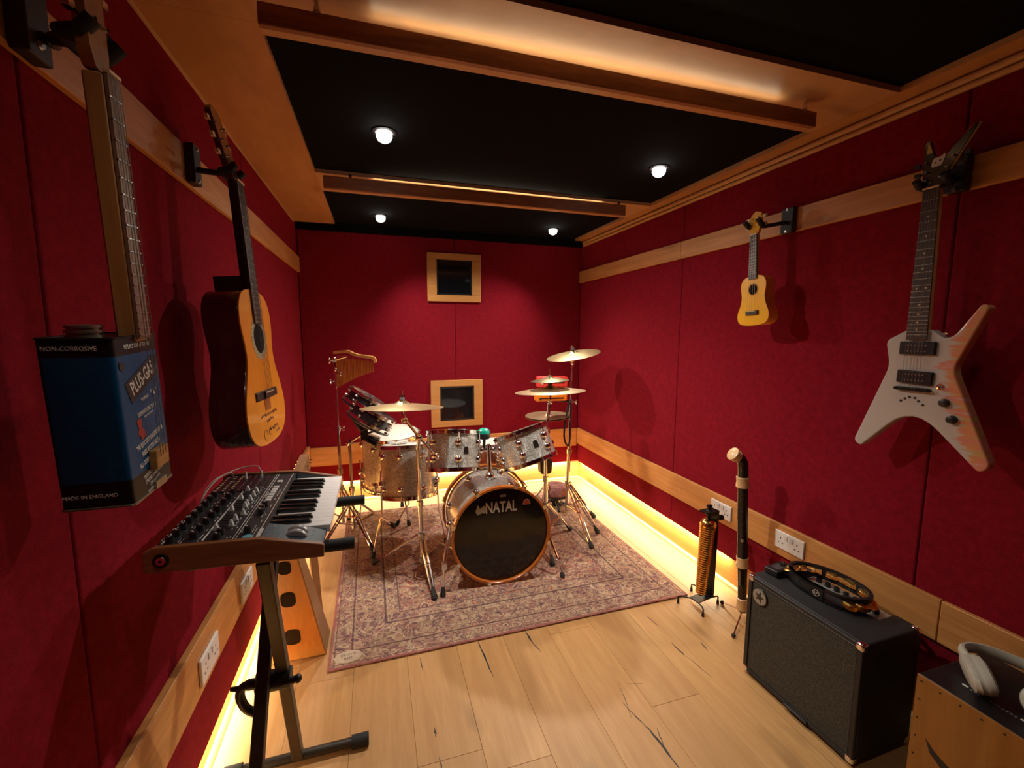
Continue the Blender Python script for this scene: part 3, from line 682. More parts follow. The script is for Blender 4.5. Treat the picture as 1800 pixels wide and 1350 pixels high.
cm = MB(); top = catmull([(-.305,3.555,1.345),(-.25,3.535,1.350),(-.20,3.515,1.352),(-.165,3.505,1.335),(-.12,3.49,1.322),(-.05,3.467,1.312),(-.018,3.457,1.303),(-.008,3.455,1.270)], 5, False)
for a, b in zip(top, top[1:]): cm.bar(a, b, .030, .020)
cm.build('wooden_bar', wood('chime_wood', (.55,.26,.07), (.72,.38,.12), 'X', 6, knots=False), ch, world=True)
GOLD = plain('gold_chime', (.62,.30,.05), .28, .9, .08)
for k in range(26):
    f = k/25; p = V((-.29 + .262*f, 3.547 - .084*f, 1.292 + .012*math.sin(f*3) - .018*f)); ln = .215*(1-f) + .075*f
    b = MB().cyl(p, p - V((0,0,ln)), .0042, n=8).build('chime_bar', GOLD, ch, world=True)
    MB().tube([p, p + V((0,0,.03))], .0008, 4).build('cord', plain('cord', (.35,.12,.10), .8) if k == 0 else bpy.data.materials['cord'], b, world=True)

# stand with two tilted small drums
tB, axB = stand('snare_stand', 'chrome stand holding the two tilted black drums, left of the floor toms', (-.197, 3.285), [(.0145,.36), (.0115,.70)], .27, [(.088,3.33), (-.40,3.12), (-.25,3.58)], tilt=(-.015,.07))
q = axB(.70)
MB().ball(q, .026, 12, 8).cyl(q, (-.10,3.28,.775), .010, n=10).build('tilter', CHROME, tB, world=True)
MB().tube([(-.10,3.28,.775),(-.13,3.26,.82),(-.17,3.24,.90)], .017, 8).box((-.10,3.27,.775), (.05,.05,.09)).cyl((-.08,3.25,.73), (-.02,3.22,.70), .02, n=10).cyl((-.12,3.25,.80), (-.02,3.20,.85), .008, n=8).cyl((-.09,3.26,.77), (.02,3.20,.82), .008, n=8).build('basket', DARKMETAL, tB, world=True)
SMOKE = plain('smoked_head', (.085,.055,.055), .2, var=.2)
Rp = roty(R(33)) @ rotx(R(-2))
for lab, c, r_ in (('upper black timbale with chrome hoops, tilted steeply below the bar chimes', (-.085,3.27,1.005), .132), ('lower black timbale with chrome hoops, tilted steeply left of the crash', (-.040,3.13,.920), .145)):
    t = drum('timbale', lab, c, Rp, r_, .075, 8, 'tilted timbales', shell=plain('black_shell', (.015,.013,.014), .25), head=SMOKE, low=SMOKE, a0=.2, lugr=.011, hooph=.022, gap=-.015)
    MB().lathe([(r_-.03,-.052),(r_+.012,-.052),(r_+.014,-.062),(r_-.02,-.072),(1e-5,-.074)], 40).build('bottom_tray', BLACK, t)

# ------------------------------------------------------------------ stringed instruments
BASE_L = Matrix(((0,0,1),(1,0,0),(0,1,0)))       # local x,y,z -> world for the left wall (face towards +X)
BASE_R = Matrix(((0,0,-1),(-1,0,0),(0,1,0)))     # right wall (face towards -X)
def pose(B, th, rx, rz): return rotz(th) @ B @ rotx(rx) @ rotz(rz)
def fret_y(L_, k): return -L_*(1-2**(-k/12))
def strings(parent, x0, x1, y0, y1, z0, z1, n, r=.0006, mat=None):
    mb = MB()
    for i in range(n):
        f = i/(n-1)-.5; mb.tube([(x0*2*f, y0, z0), (x1*2*f, y1, z1)], r, 5)
    return mb.build('strings', mat or STRING, parent)
def frets(parent, L_, n, w0, w1, y1, z, h=.0012, mat=None):
    for k in range(1, n+1):
        y = fret_y(L_, k); f = y/y1; w_ = w0 + (w1-w0)*f; MB().box((0, y, z), (w_*2, .0024, h*2)).build('fret', mat or FRET, parent)
FRET = plain('fret_wire', (.34,.31,.26), .45, .7)
NECKW = wood('neck_mahogany', (.14,.055,.02), (.26,.11,.04), 'Y', 8, knots=False)
ROSE = wood('rosewood', (.035,.016,.010), (.085,.042,.025), 'Y', 14, knots=False)
def hanger(label, side, y, z, hz, arm_len, hy=None, half=.030, prong=.05, block=(.068,.150,.028), wallx=None):
    """wooden block on the rail, a steel arm and a padded two-prong yoke; hz = height of the yoke"""
    s_ = 1 if side == 'L' else -1
    x0 = (XL+.018) if side == 'L' else (XR-.020)
    t = thing('guitar_hanger', label, 'wall hanger', (x0, y, z), None, 'padded wall hangers')
    MB().box((s_*block[2]/2, 0, 0), (block[2], block[0], block[1])).build('block', plain('hanger_block', (.020,.012,.010), .5) if 'hanger_block' not in bpy.data.materials else bpy.data.materials['hanger_block'], t, bevel=.004)
    mb = MB()
    for dz in (-.05, .05): mb.lathe([(1e-5,0),(.008,0),(.006,.004),(1e-5,.004)], 10, (s_*block[2], 0, dz), roty(s_*math.pi/2))
    mb.build('screw', STEEL, t)
    yc = (hy - y) if hy is not None else 0; zc = hz - z; e = V((s_*arm_len, yc, zc))
    MB().tube([(s_*block[2], 0, zc*.4), (s_*(block[2]+.02), 0, zc*.5), e - V((s_*.02, 0, 0)), e], .0095, 10).build('arm', BLACK, t)
    yk = MB(); pr = [e + V((s_*(prong), -half-.004, .020)), e + V((s_*prong*.6, -half-.002, 0)), e + V((s_*.006, -half, -.004)), e, e + V((s_*.006, half, -.004)), e + V((s_*prong*.6, half+.002, 0)), e + V((s_*prong, half+.004, .020))]
    yk.tube(pr, [.012,.0125,.012,.011,.012,.0125,.012], 10); yk.build('yoke', RUBBER, t)
    return t
def tuners(parent, pts, r=.0055, side=1, mat=None, knob=None, out=.022):
    for (x, y, z, sx_) in pts:
        p = MB().cyl((x, y, z-.010), (x, y, z+.012), r*.7, n=8).build('tuning_post', CHROME, parent)
        k = MB(); k.cyl((x, y, z-.006), (x+sx_*out, y, z-.006), .003, n=6); k.box((x+sx_*(out+.008), y, z-.006), (.016,.013,.010)); k.build('tuning_key', knob or CREAM, p)

# -- classical guitar, left wall
pC = pose(BASE_L, -.075, -.065, -.007)
cg = thing('classical_guitar', 'classical guitar with orange top and dark sides hanging on the left wall', 'guitar', (-.409, 1.703, 1.984), pC)
half = [(0,-.345),(.055,-.348),(.105,-.362),(.138,-.395),(.149,-.435),(.146,-.48),(.135,-.525),(.131,-.565),(.142,-.61),(.170,-.665),(.192,-.72),(.197,-.765),(.182,-.815),(.142,-.848),(.08,-.865),(0,-.870)]
hs = catmull(half, 4, False); outline = mirror(hs)
MAHO = wood('dark_mahogany', (.040,.010,.007), (.085,.024,.014), 'Y', 5, knots=False, rough=.2, coat=.7)
TOPO = wood('orange_top', (.80,.27,.014), (.90,.34,.022), 'Y', 9, knots=False, rough=.3, coat=.35, bmp=.01)
MB().prism(outline, -.112, -.009).build('body', MAHO, cg, bevel=.004)
top_ = MB().prism([(x*1.004, y) for x, y in outline], -.010, -.006).build('soundboard', TOPO, cg)
MB().lathe([(.050,-.0062),(.050,-.0052),(.072,-.0052),(.072,-.0062)], 48, (0,-.508,0), closed=True).build('rosette', plain('rosette_mosaic', (.42,.36,.20), .4, var=.45, nscale=160), top_)
MB().lathe([(1e-5,-.0058),(.0505,-.0058)], 40, (0,-.508,0)).build('soundhole', plain('hole_dark', (.012,.006,.004), .9), top_)
MB().prism([(-.028,0),(.028,0),(.034,-.345),(.034,-.35),(-.034,-.35),(-.034,-.345)], -.024, -.005).prism([(-.026,.0),(.026,0),(.030,-.33),(-.030,-.33)], -.030, -.02).prism([(-.030,-.30),(.030,-.30),(.030,-.35),(-.030,-.35)], -.11, -.02).build('neck', plain('neck_black', (.014,.008,.006), .35), cg, bevel=.003)
MB().prism([(-.028,0),(.028,0),(.0335,-.46),(-.0335,-.46)], -.006, .0).build('fingerboard', ROSE, cg)
frets(cg, .70, 18, .028, .0335, -.46, .0004)
MB().box((0,.002,-.001), (.056,.006,.010)).build('nut', CREAM, cg)
hd = MB().prism(rounded([(-.030,.004),(.030,.004),(.040,.045),(.040,.215),(.024,.235),(-.024,.235),(-.040,.215),(-.040,.045)], .006, 2), -.026, -.008, Matrix.Rotation(R(-10), 4, 'X')).build('headstock', MAHO, cg)
tuners(hd, [(s_*.026, yy, -.014 - .17*yy, s_) for s_ in (-1,1) for yy in (.075,.125,.175)], out=.028)
MB().box((0,-.70,-.001), (.075,.028,.011)).box((0,-.70,-.004), (.215,.030,.006)).build('bridge', plain('bridge_black', (.018,.014,.012), .4), cg, bevel=.002)
MB().box((0,-.692,.005), (.072,.004,.005)).build('saddle', CREAM, cg)
strings(cg, .022, .029, 0, -.692, .003, .0075, 6, .0007)
MB().box((0,-.735,-.0055), (.06,.04,.001)).build('bridge_patch', plain('patch_brown', (.36,.10,.012), .4), cg)
INKB = plain('pen_ink', (.22,.07,.015), .6)
wr_ = MB()
def scribble(x0, y0, ln, h, n, seed, loops=False):
    rnd = random.Random(seed); pts = []
    for i in range(n+1):
        f = i/n; pts.append((x0+ln*f + (rnd.uniform(-.004,.004)), y0 + h*(1 if i % 2 else -1)*rnd.uniform(.2,1)*.5 + (f*ln*.02), -.0055))
    wr_.tube(catmull(pts, 3, False), .0011, 4)
scribble(-.085,-.770,.17,.014,26,1); scribble(-.03,-.790,.07,.014,12,2); scribble(-.02,-.825,.10,.018,14,3); scribble(.055,-.842,.04,.016,6,4)
wr_.tube([(-.055+.018*math.cos(a), -.836+.020*math.sin(a), -.0055) for a in [i*.5 for i in range(12)]], .0011, 4)
wr_.tube([(-.010+.012*math.cos(a), -.830+.012*math.sin(a), -.0055) for a in [i*.6 for i in range(10)]], .0011, 4)
wr_.build('handwriting', INKB, cg)
hanger('dark padded hanger holding the classical guitar on the left upper rail', 'L', 1.765, 2.045, 2.012, .112, hy=1.712, half=.036, block=(.060,.125,.028))

# -- oil can guitar, left wall
pK = pose(BASE_L, -.01, -.002, .06)
oc = thing('oil_can_guitar', 'guitar with a blue and black oil can body, hanging nearest on the left wall', 'guitar', (-.398, .932, 1.352), pK)
W2, H2, D2 = .072, .140, .099
def can_mat():
    m_, nt, bs = newmat('painted_tin')
    t = N(nt, 'ShaderNodeTexCoord'); sp = N(nt, 'ShaderNodeSeparateXYZ'); L(nt, t.outputs['Object'], sp.inputs[0])
    no = N(nt, 'ShaderNodeTexNoise', i_Scale=60.0, i_Detail=6.0, i_Roughness=.7); L(nt, t.outputs['Object'], no.inputs[0])
    y = math_(nt, 'ADD', sp.outputs[1], math_(nt, 'MULTIPLY', math_(nt, 'SUBTRACT', no.outputs[0], .5), .003))
    band = math_(nt, 'MAXIMUM', math_(nt, 'GREATER_THAN', y, .111), math_(nt, 'LESS_THAN', y, -.096))
    blue = ramp(nt, no.outputs[0], [(.3, (.0,.060,.17)), (.7, (.0,.085,.235))])
    c = mix(nt, band, blue, (.008,.009,.010))
    n2 = N(nt, 'ShaderNodeTexNoise', i_Scale=35.0, i_Detail=8.0, i_Roughness=.8); L(nt, t.outputs['Object'], n2.inputs[0])
    sc_ = ramp(nt, n2.outputs[0], [(.68, (0,0,0)), (.72, (1,1,1))]); c = mix(nt, math_(nt, 'MULTIPLY', sc_, .6), c, (.30,.30,.26))
    L(nt, c, bs.inputs['Base Color']); bs.inputs['Roughness'].default_value = .42; bs.inputs['Specular IOR Level'].default_value = .3
    bump(nt, bs, no.outputs[0], .08); return m_
CAN = can_mat()
body = MB().prism(rounded([(-W2,-D2),(W2,-D2),(W2,0),(-W2,0)], .008, 4), -H2, H2, Matrix(((1,0,0,0),(0,0,1,0),(0,1,0,0),(0,0,0,1)))).build('can_body', CAN, oc)
TIN = plain('worn_tin', (.30,.27,.20), .35, .8, .3)
def rim(y): return MB().tube([(x, y, z) for x, z in rounded([(-W2,-D2),(W2,-D2),(W2,0),(-W2,0)], .008, 4)], .0022, 6, True)
rim(H2).build('can_rim', DARKMETAL, oc); rim(-H2).build('can_rim', TIN, oc)
MB().lathe([(1e-5,0),(.024,0),(.024,.004),(.022,.004),(.022,.008),(.025,.008),(.025,.012),(.022,.012),(.022,.016),(.024,.016),(.024,.020),(1e-5,.021)], 24, (-.030,H2,-.055), rotx(R(-90))).build('screw_cap', TIN, oc)
for sx_ in (-.056, .060):
    MB().lathe([(1e-5,.0002),(.0075,.0002),(.0075,.0012),(1e-5,.0012)], 16, (sx_,.094,0)).build('sound_hole', BLACK_INK, oc)
MB().prism([(-.016,.554-H2+.0),(.016,.554-H2),(.019,-.01),(-.019,-.01)], -.026, .004, Matrix.Translation((.014,H2,0))).build('neck', wood('can_neck', (.42,.19,.05), (.56,.27,.08), 'Y', 9, knots=False), oc, bevel=.004)
MB().prism([(-.016,.414),(.016,.414),(.019,-.004),(-.019,-.004)], .004, .009, Matrix.Translation((.014,H2,0))).build('fingerboard', wood('can_board', (.19,.10,.055), (.30,.17,.10), 'Y', 12, knots=False), oc)
for k in range(1, 20):
    y = H2 + .414 - .62*(1-2**(-k/12))
    if y > H2: MB().box((.014, y, .0092), (.034 + .004*(1-(y-H2)/.414), .0022, .0022)).build('fret', STEEL, oc)
MB().box((.014,H2+.416,.008), (.034,.005,.010)).build('nut', CREAM, oc)
hk = MB().prism(rounded([(-.016,.418),(.016,.418),(.026,.445),(.026,.58),(-.026,.58),(-.026,.445)], .006, 2), -.022, -.004, Matrix.Translation((.014,H2,0))).build('headstock', wood('can_head', (.30,.14,.035), (.46,.22,.06), 'Y', 9, knots=False), oc)
tuners(hk, [(.014+s_*.016, H2+yy, -.008, s_) for s_ in (-1,1) for yy in (.487,.537)], knob=CHROME, out=.024)
sm = MB()
for i in range(4):
    f = i/3-.5; sm.tube([(.014+.024*f, H2+.416, .0125), (.014+.030*f, -.078, .016)], .0007, 5)
sm.build('strings', STRING, oc)
MB().prism([(-.026,-.022),(.022,-.022),(.026,.012),(-.022,.012)], 0, .013, Matrix.Translation((.014,-.078,0))).build('bridge', wood('bridge_oak', (.30,.14,.03), (.48,.24,.06), 'X', 16, knots=False), oc, bevel=.002)
MB().box((.014,-.1325,.003), (.04,.014,.006)).build('tailpiece', TIN, oc)
Fz = .0006
def ft(s_, size, x, y, rot=0, mat=WHITE_INK, sx_=.8, bold=0.0):
    return text(s_, size, mat, body, Matrix.Translation((x, y, Fz)) @ Matrix.Rotation(R(rot), 4, 'Z'), sx=sx_, bold=bold)
ft('REPLACE CAP AFTER USE', .0105, .0, .124, 0, sx_=.72)
lgm = Matrix.Translation((.004,.066,0)) @ Matrix.Rotation(R(22), 4, 'Z')
MB().prism([(-.054,-.019),(.054,-.019),(.054,.019),(-.054,.019)], .0002, .0008, lgm).build('printed_panel', BLACK_INK, body)
ft('PLUS-GAS', .034, .004, .066, 22, sx_=.58, bold=.0006)
ft('FORMULA', .0075, .004, .030, 10, sx_=.8); ft('"A"', .021, .036, .033, 8, sx_=.8)
ft('DISMANTLING FLUID', .0105, .006, .008, 8, sx_=.66); ft('REGD TRADE MARK', .0045, .010, -.001, 8)
for i, s_ in enumerate(('THE QUICKEST SOLUTION FOR', 'FREES RUSTED BOLTS', 'ALL CORRODED EQUIPMENT')): ft(s_, .0115, .004, -.044 - .0165*i, 10, sx_=.60, bold=.0002)
REDI = plain('red_ink', (.35,.03,.02), .5)
fig = MB().prism(rounded([(-.034,.0),(-.022,.006),(-.014,-.002),(-.020,-.012),(-.012,-.018),(-.006,-.034),(-.014,-.030),(-.022,-.036),(-.026,-.026),(-.034,-.022),(-.028,-.012)], .003, 2), .0002, .0008, Matrix.Translation((.0,-.006,0))).build('printed_figure', REDI, body)
for i, s_ in enumerate(('PLUS-GAS COMPANY LTD.', 'STIRLING ROAD, ACTON', 'LONDON W.3', 'TELEPHONE: ACORN')): ft(s_, .0100, .003, -.1015 - .0105*i, 10, sx_=.60)
def st_(s_, size, z, y, sx_=.8): return text(s_, size, WHITE_INK, body, frame((-W2-.0006, y, z), (0,0,1), (0,1,0)), sx=sx_)
st_('NON-CORROSIVE', .0100, -.056, .125, .88); st_('MADE IN ENGLAND', .0088, -.058, -.119, .95)
hanger('dark padded hanger holding the oil can guitar on the left upper rail', 'L', 1.035, 2.045, 1.955, .125, hy=.925, half=.034, block=(.062,.15,.03))

# -- ukulele, right wall
pU = pose(BASE_R, .016, -.006, .057)
uk = thing('ukulele', 'small yellow ukulele hanging on the right wall', 'ukulele', (1.749, 1.737, 1.968), pU, scale=1.06)
YEL = plain('yellow_lacquer', (.95,.47,.003), .32, var=.03, coat=.25); YEL2 = plain('yellow_lacquer_side', (.90,.37,.004), .25, var=.03, coat=.6)
half = [(0,-.182),(.025,-.183),(.052,-.192),(.066,-.212),(.068,-.236),(.064,-.262),(.063,-.285),(.070,-.315),(.082,-.342),(.086,-.366),(.078,-.390),(.052,-.404),(0,-.408)]
ho = mirror(catmull(half, 4, False))
MB().prism(ho, -.062, -.006).build('body', YEL2, uk, bevel=.004)
MB().prism(ho, -.007, -.004).build('soundboard', YEL, uk)
MB().lathe([(.026,-.0042),(.026,-.0034),(.029,-.0034),(.029,-.0042)], 32, (0,-.244,0), closed=True).build('rosette', plain('yellow_dark', (.66,.26,.003), .3), uk)
MB().lathe([(1e-5,-.0037),(.024,-.0037)], 28, (0,-.244,0)).build('soundhole', bpy.data.materials['hole_dark'], uk)
MB().prism([(-.017,0),(.017,0),(.021,-.18),(-.021,-.18)], -.020, -.002).build('neck', YEL2, uk, bevel=.004)
MB().prism([(-.018,0),(.018,0),(.0225,-.198),(-.0225,-.198)], -.003, .002).build('fingerboard', plain('uke_board', (.06,.055,.065), .4), uk)
frets(uk, .345, 12, .018, .0225, -.198, .0022, .0010)
MB().box((0,.002,.001), (.037,.005,.007)).build('nut', CREAM, uk)
uh = MB().prism(rounded([(-.019,.004),(.019,.004),(.030,.045),(.027,.096),(-.004,.108),(-.027,.092),(-.030,.045)], .004, 2), -.016, -.003, Matrix.Rotation(R(-6), 4, 'X')).build('headstock', YEL, uk)
tuners(uh, [(s_*.018, yy, -.010, s_) for s_ in (-1,1) for yy in (.040,.075)], r=.005, knob=CREAM, out=.018, mat=BLACK)
MB().box((0,-.350,.0), (.066,.020,.009)).build('bridge', plain('uke_bridge', (.045,.03,.02), .4), uk, bevel=.002)
MB().box((0,-.343,.005), (.045,.003,.004)).build('saddle', CREAM, uk)
strings(uk, .013, .020, 0, -.345, .005, .007, 4, .0005, plain('nylon', (.7,.6,.4), .3))
hanger('dark padded hanger holding the yellow ukulele on the right upper rail', 'R', 1.690, 2.034, 2.010, .136, hy=1.733, half=.034, prong=.058, block=(.066,.118,.026))

# -- electric guitar, right wall
pD = pose(BASE_R, 0, 0, .007)
eg = thing('electric_guitar', 'four-pointed white electric guitar with orange flames hanging on the right wall', 'guitar', (1.80, 1.058, 1.985), pD)
def flame_mat():
    m_, nt, bs = newmat('white_flame_lacquer')
    t = N(nt, 'ShaderNodeTexCoord'); sp = N(nt, 'ShaderNodeSeparateXYZ'); L(nt, t.outputs['Object'], sp.inputs[0])
    no = N(nt, 'ShaderNodeTexNoise', i_Scale=9.0, i_Detail=4.0); mp = N(nt, 'ShaderNodeMapping'); mp.inputs['Scale'].default_value = (.8,5.0,1); L(nt, t.outputs['Object'], mp.inputs[0]); L(nt, mp.outputs[0], no.inputs[0])
    # distance from a slanted edge line on the right-hand side of the body
    e = math_(nt, 'SUBTRACT', sp.outputs[0], math_(nt, 'MULTIPLY', math_(nt, 'ABSOLUTE', math_(nt, 'ADD', sp.outputs[1], .60)), .30))
    f = math_(nt, 'ADD', math_(nt, 'MULTIPLY', e, 14.0), math_(nt, 'MULTIPLY', no.outputs[0], 2.2))
    msk = ramp(nt, math_(nt, 'MULTIPLY', f, .4), [(.82, (0,0,0)), (.94, (1,1,1))])
    fl = ramp(nt, no.outputs[0], [(.35, (.52,.40,.06)), (.5, (.72,.24,.055)), (.62, (.72,.20,.13)), (.75, (.66,.50,.40))])
    c = mix(nt, math_(nt, 'MULTIPLY', msk, .8), (.56,.54,.50), fl); L(nt, c, bs.inputs['Base Color'])
    bs.inputs['Roughness'].default_value = .2; bs.inputs['Coat Weight'].default_value = .7; bs.inputs['Coat Roughness'].default_value = .05; return m_
pts = [(-.034,-.470),(-.102,-.511),(-.083,-.603),(-.186,-.905),(-.160,-.925),(.004,-.738),(.200,-.928),(.226,-.900),(.105,-.604),(.180,-.402),(.160,-.392),(.100,-.492),(.074,-.503),(.036,-.472)]
rad = [.006,.02,.03,.02,.02,.11,.02,.02,.03,.012,.012,.05,.04,.01]
gb = MB().prism(rounded(pts, rad, 6), -.050, -.012).build('body', flame_mat(), eg, bevel=.005, seg=3)
MB().prism([(-.022,0),(.022,0),(.029,-.49),(-.029,-.49)], -.026, -.004).build('neck', wood('maple_neck', (.50,.24,.07), (.62,.32,.10), 'Y', 8, knots=False), eg, bevel=.004)
MB().prism([(-.023,0),(.023,0),(.031,-.506),(-.031,-.506)], -.005, .0).build('fingerboard', ROSE, eg)
frets(eg, .681, 22, .023, .031, -.506, .0004)
dots = MB()
for k in (3,5,7,9,15,17,19,21):
    y = (fret_y(.681,k)+fret_y(.681,k-1))/2; dots.lathe([(1e-5,.0002),(.0035,.0002),(.0035,.0008),(1e-5,.0008)], 10, (0,y,0))
for s_ in (-1,1): dots.lathe([(1e-5,.0002),(.0035,.0002),(.0035,.0008),(1e-5,.0008)], 10, (s_*.013,(fret_y(.681,12)+fret_y(.681,11))/2,0))
dots.build('inlay', CREAM, eg)
MB().box((0,.002,0), (.046,.005,.009)).build('nut', CREAM, eg)
hp = [(-.024,.002),(.024,.002),(.036,.050),(.098,.172),(.080,.170),(.022,.098),(-.010,.108),(-.030,.168),(-.040,.160),(-.036,.050)]
eh = MB().prism(rounded(hp, .005, 3), -.022, -.008, Matrix.Rotation(R(-4), 4, 'X')).build('headstock', plain('black_lacquer', (.010,.009,.009), .25, coat=.5), eg)
MB().tube([(.040,.050,-.016),(.101,.172,-.026)], .0035, 6).build('binding', plain('binding_cream', (.42,.27,.09), .4), eh)
MB().prism([(-.030,.160),(-.033,.118),(-.012,.112)], -.019, -.0165).build('yellow_wing', plain('wing_yellow', (.55,.42,.10), .3), eh)
MB().prism([(.030,.112),(.024,.104),(.082,.166),(.088,.170)], -.019, -.0165).build('orange_wing', plain('wing_orange', (.60,.13,.02), .3), eh)
em = MB().prism(rounded([(-.014,.078),(-.010,.068),(.008,.066),(.016,.076),(.022,.096),(.022,.108),(.010,.100),(-.008,.100),(-.012,.092)], .003, 2), -.0145, -.013).build('emblem', WHITE_INK, eh)
MB().lathe([(1e-5,0),(.003,0),(.003,.0008),(1e-5,.0008)], 8, (-.003,.084,-.0132)).lathe([(1e-5,0),(.003,0),(.003,.0008),(1e-5,.0008)], 8, (.010,.088,-.0132)).build('emblem_eyes', BLACK_INK, em)
tuners(eh, [(-.020, .03, -.010, -1), (-.022, .058, -.012, -1), (-.026, .090, -.014, -1), (.022, .03, -.010, 1), (.034, .058, -.012, 1), (.048, .090, -.014, 1)], knob=BLACK, out=.024)
def pickup(y, sk):
    p = MB().box((.004, y, -.007), (.107,.046,.012), rotz(sk)).build('pickup', plain('pickup_black', (.010,.010,.011), .35), eg, bevel=.003)
    s2 = MB()
    for i in range(6):
        for r_ in (-1, 1): s2.lathe([(1e-5,0),(.0026,0),(.0026,.0008),(1e-5,.0008)], 8, (.004-.026+.0104*i, y+r_*.010, -.001))
    s2.build('pole_piece', STEEL, p); return p
pickup(-.536, 0); pickup(-.638, R(-2))
MB().box((.001,-.680,-.004), (.098,.013,.016)).cyl((-.047,-.680,-.014), (-.047,-.680,.006), .006, n=10).cyl((.049,-.681,-.014), (.049,-.681,.006), .006, n=10).build('bridge', DARKMETAL, eg, bevel=.002)
strings(eg, .019, .026, .0, -.680, .0035, .008, 6, .0006)
fr_ = MB()
for x, y in ((-.034,-.726),(-.022,-.717),(-.008,-.710),(.008,-.711),(.020,-.721),(.034,-.733)): fr_.lathe([(1e-5,0),(.0045,0),(.0045,.0015),(1e-5,.0015)], 10, (x, y, -.0125))
fr_.build('string_ferrule', BLACK_INK, eg)
MB().lathe([(.008,0),(.012,0),(.010,.004),(.006,.004)], 14, (.078,-.664,-.012), closed=True).cyl((.078,-.664,-.012), (.080,-.668,.008), .003, n=8).build('toggle_switch', CHROME, eg)
for x, y in ((.095,-.716),(.120,-.768)):
    MB().lathe([(1e-5,0),(.014,0),(.0125,.014),(.009,.016),(1e-5,.016)], 20, (x, y, -.012)).build('control_knob', BLACK, eg)
MB().cyl((.060,-.488,-.03), (.072,-.482,-.03), .006, n=10).build('strap_button', CHROME, eg)
hanger('dark padded hanger holding the electric guitar on the right upper rail', 'R', 1.045, 2.035, 2.000, .082, hy=1.058, half=.036, block=(.062,.118,.03))

# ------------------------------------------------------------------ synthesiser on its stand
SB = Matrix(((0,-1,0),(1,0,0),(0,0,1)))
sy = thing('synthesizer', 'black synthesizer with wooden cheeks and a white two-octave keyboard on an X stand', 'synthesizer', (-.14, 1.136, .946), rotz(.036) @ SB @ rotx(.042) @ rotz(-.037), scale=1.08)
LN, DP = .484, .336
PANEL = plain('synth_panel', (.020,.022,.025), .42, var=.1); BLUEP = plain('synth_blue', (.022,.040,.062), .4)
prof = [(.006,.004),(DP-.004,.004),(DP-.004,.046),(.134,.0495),(.134,.013),(.006,.013)]
MX = Matrix(((0,0,1,0),(1,0,0,0),(0,1,0,0),(0,0,0,1)))       # prism (y,z) profile extruded along x
MB().prism(prof, 0, LN, MX).build('chassis', PANEL, sy)
CHEEK = wood('walnut_cheek', (.20,.075,.025), (.36,.15,.055), 'Y', 8, knots=False, rough=.4)
cp = [(0,0),(0,.026),(.004,.031),(.134,.056),(.328,.054),(.345,.044),(.345,.004),(.338,0)]
for x in (-.014, LN):
    ck = MB().prism(cp, x, x+.014, MX).build('cheek', CHEEK, sy, bevel=.0015)
    xs = x-.001 if x < 0 else x+.015
    MB().lathe([(1e-5,0),(.015,0),(.015,.001),(1e-5,.001)], 20, (xs,.313,.026), roty(R(90))).build('recess', BLACK_INK, ck)
    MB().lathe([(.003,0),(.0095,0),(.0085,.0022),(.003,.0025)], 18, (xs-.0012,.313,.026), roty(R(-90)), closed=True).build('washer', CHROME, ck)
# keybed
kx0, kw = .088, (LN-.006-.088)/15
for xa_, xb_ in ((.001, kx0-.002), (LN-.0055, LN-.0005)): MB().prism([(.004,.013),(.1335,.013),(.1335,.0492),(.012,.0262),(.004,.024)], xa_, xb_, MX).build('wheel_panel', BLUEP, sy)
WK = plain('white_key', (.92,.92,.91), .3, var=.02); BK = plain('black_key', (.010,.010,.010), .25)
for i in range(15):
    MB().box2((kx0+kw*i+.0004, -.004, .014), (kx0+kw*(i+1)-.0004, .132, .0335)).build('white_key', WK, sy, bevel=.001, seg=1)
for i in range(14):
    if i % 7 in (2, 6): continue
    xc = kx0+kw*(i+1) + {0:-.002,1:.002,3:-.003,4:0,5:.003}[i % 7]
    MB().add([(xc-.0072,.040,.030),(xc+.0072,.040,.030),(xc+.0072,.133,.030),(xc-.0072,.133,.030),(xc-.0055,.047,.0435),(xc+.0055,.047,.0435),(xc+.0055,.133,.0445),(xc-.0055,.133,.0445)],
             [(3,2,1,0),(4,5,6,7),(0,1,5,4),(1,2,6,5),(2,3,7,6),(3,0,4,7)]).build('black_key', BK, sy, bevel=.001, seg=1)
for x in (.036, .060):
    wl_ = MB().lathe([(1e-5,-.007),(.026,-.007),(.028,-.004),(.028,.004),(.026,.007),(1e-5,.007)], 32, (x,.066,.022), roty(R(90))).build('mod_wheel', plain('wheel_grey', (.42,.42,.42), .3, .2) if x < .05 else bpy.data.materials['wheel_grey'], sy)
def pz(y): return .0495 - (y-.137)*.0176
KN = plain('knob_black', (.012,.012,.013), .35); SL = plain('slider_grey', (.60,.60,.58), .4)
def knob(x, y, r=.0085, h=.014):
    k = MB().lathe([(1e-5,0),(r*1.1,0),(r,.004),(r*.88,h),(1e-5,h)], 14, (x, y, pz(y))).build('knob', KN, sy)
    MB().box((x+r*.3, y+r*.3, pz(y)+h+.0004), (.0015, r*1.1, .0008), rotz(R(-45))).build('pointer', WHITE_INK, k)
for i in range(9): knob(.026+.035*i, .312)
for i in range(8): knob(.040+.038*i if i < 5 else .055+.038*i, .272)
for x in (.020, .045): knob(x, .222)
knob(.045,.168,.008); knob(.150,.165); knob(.174,.168); knob(.200,.166)
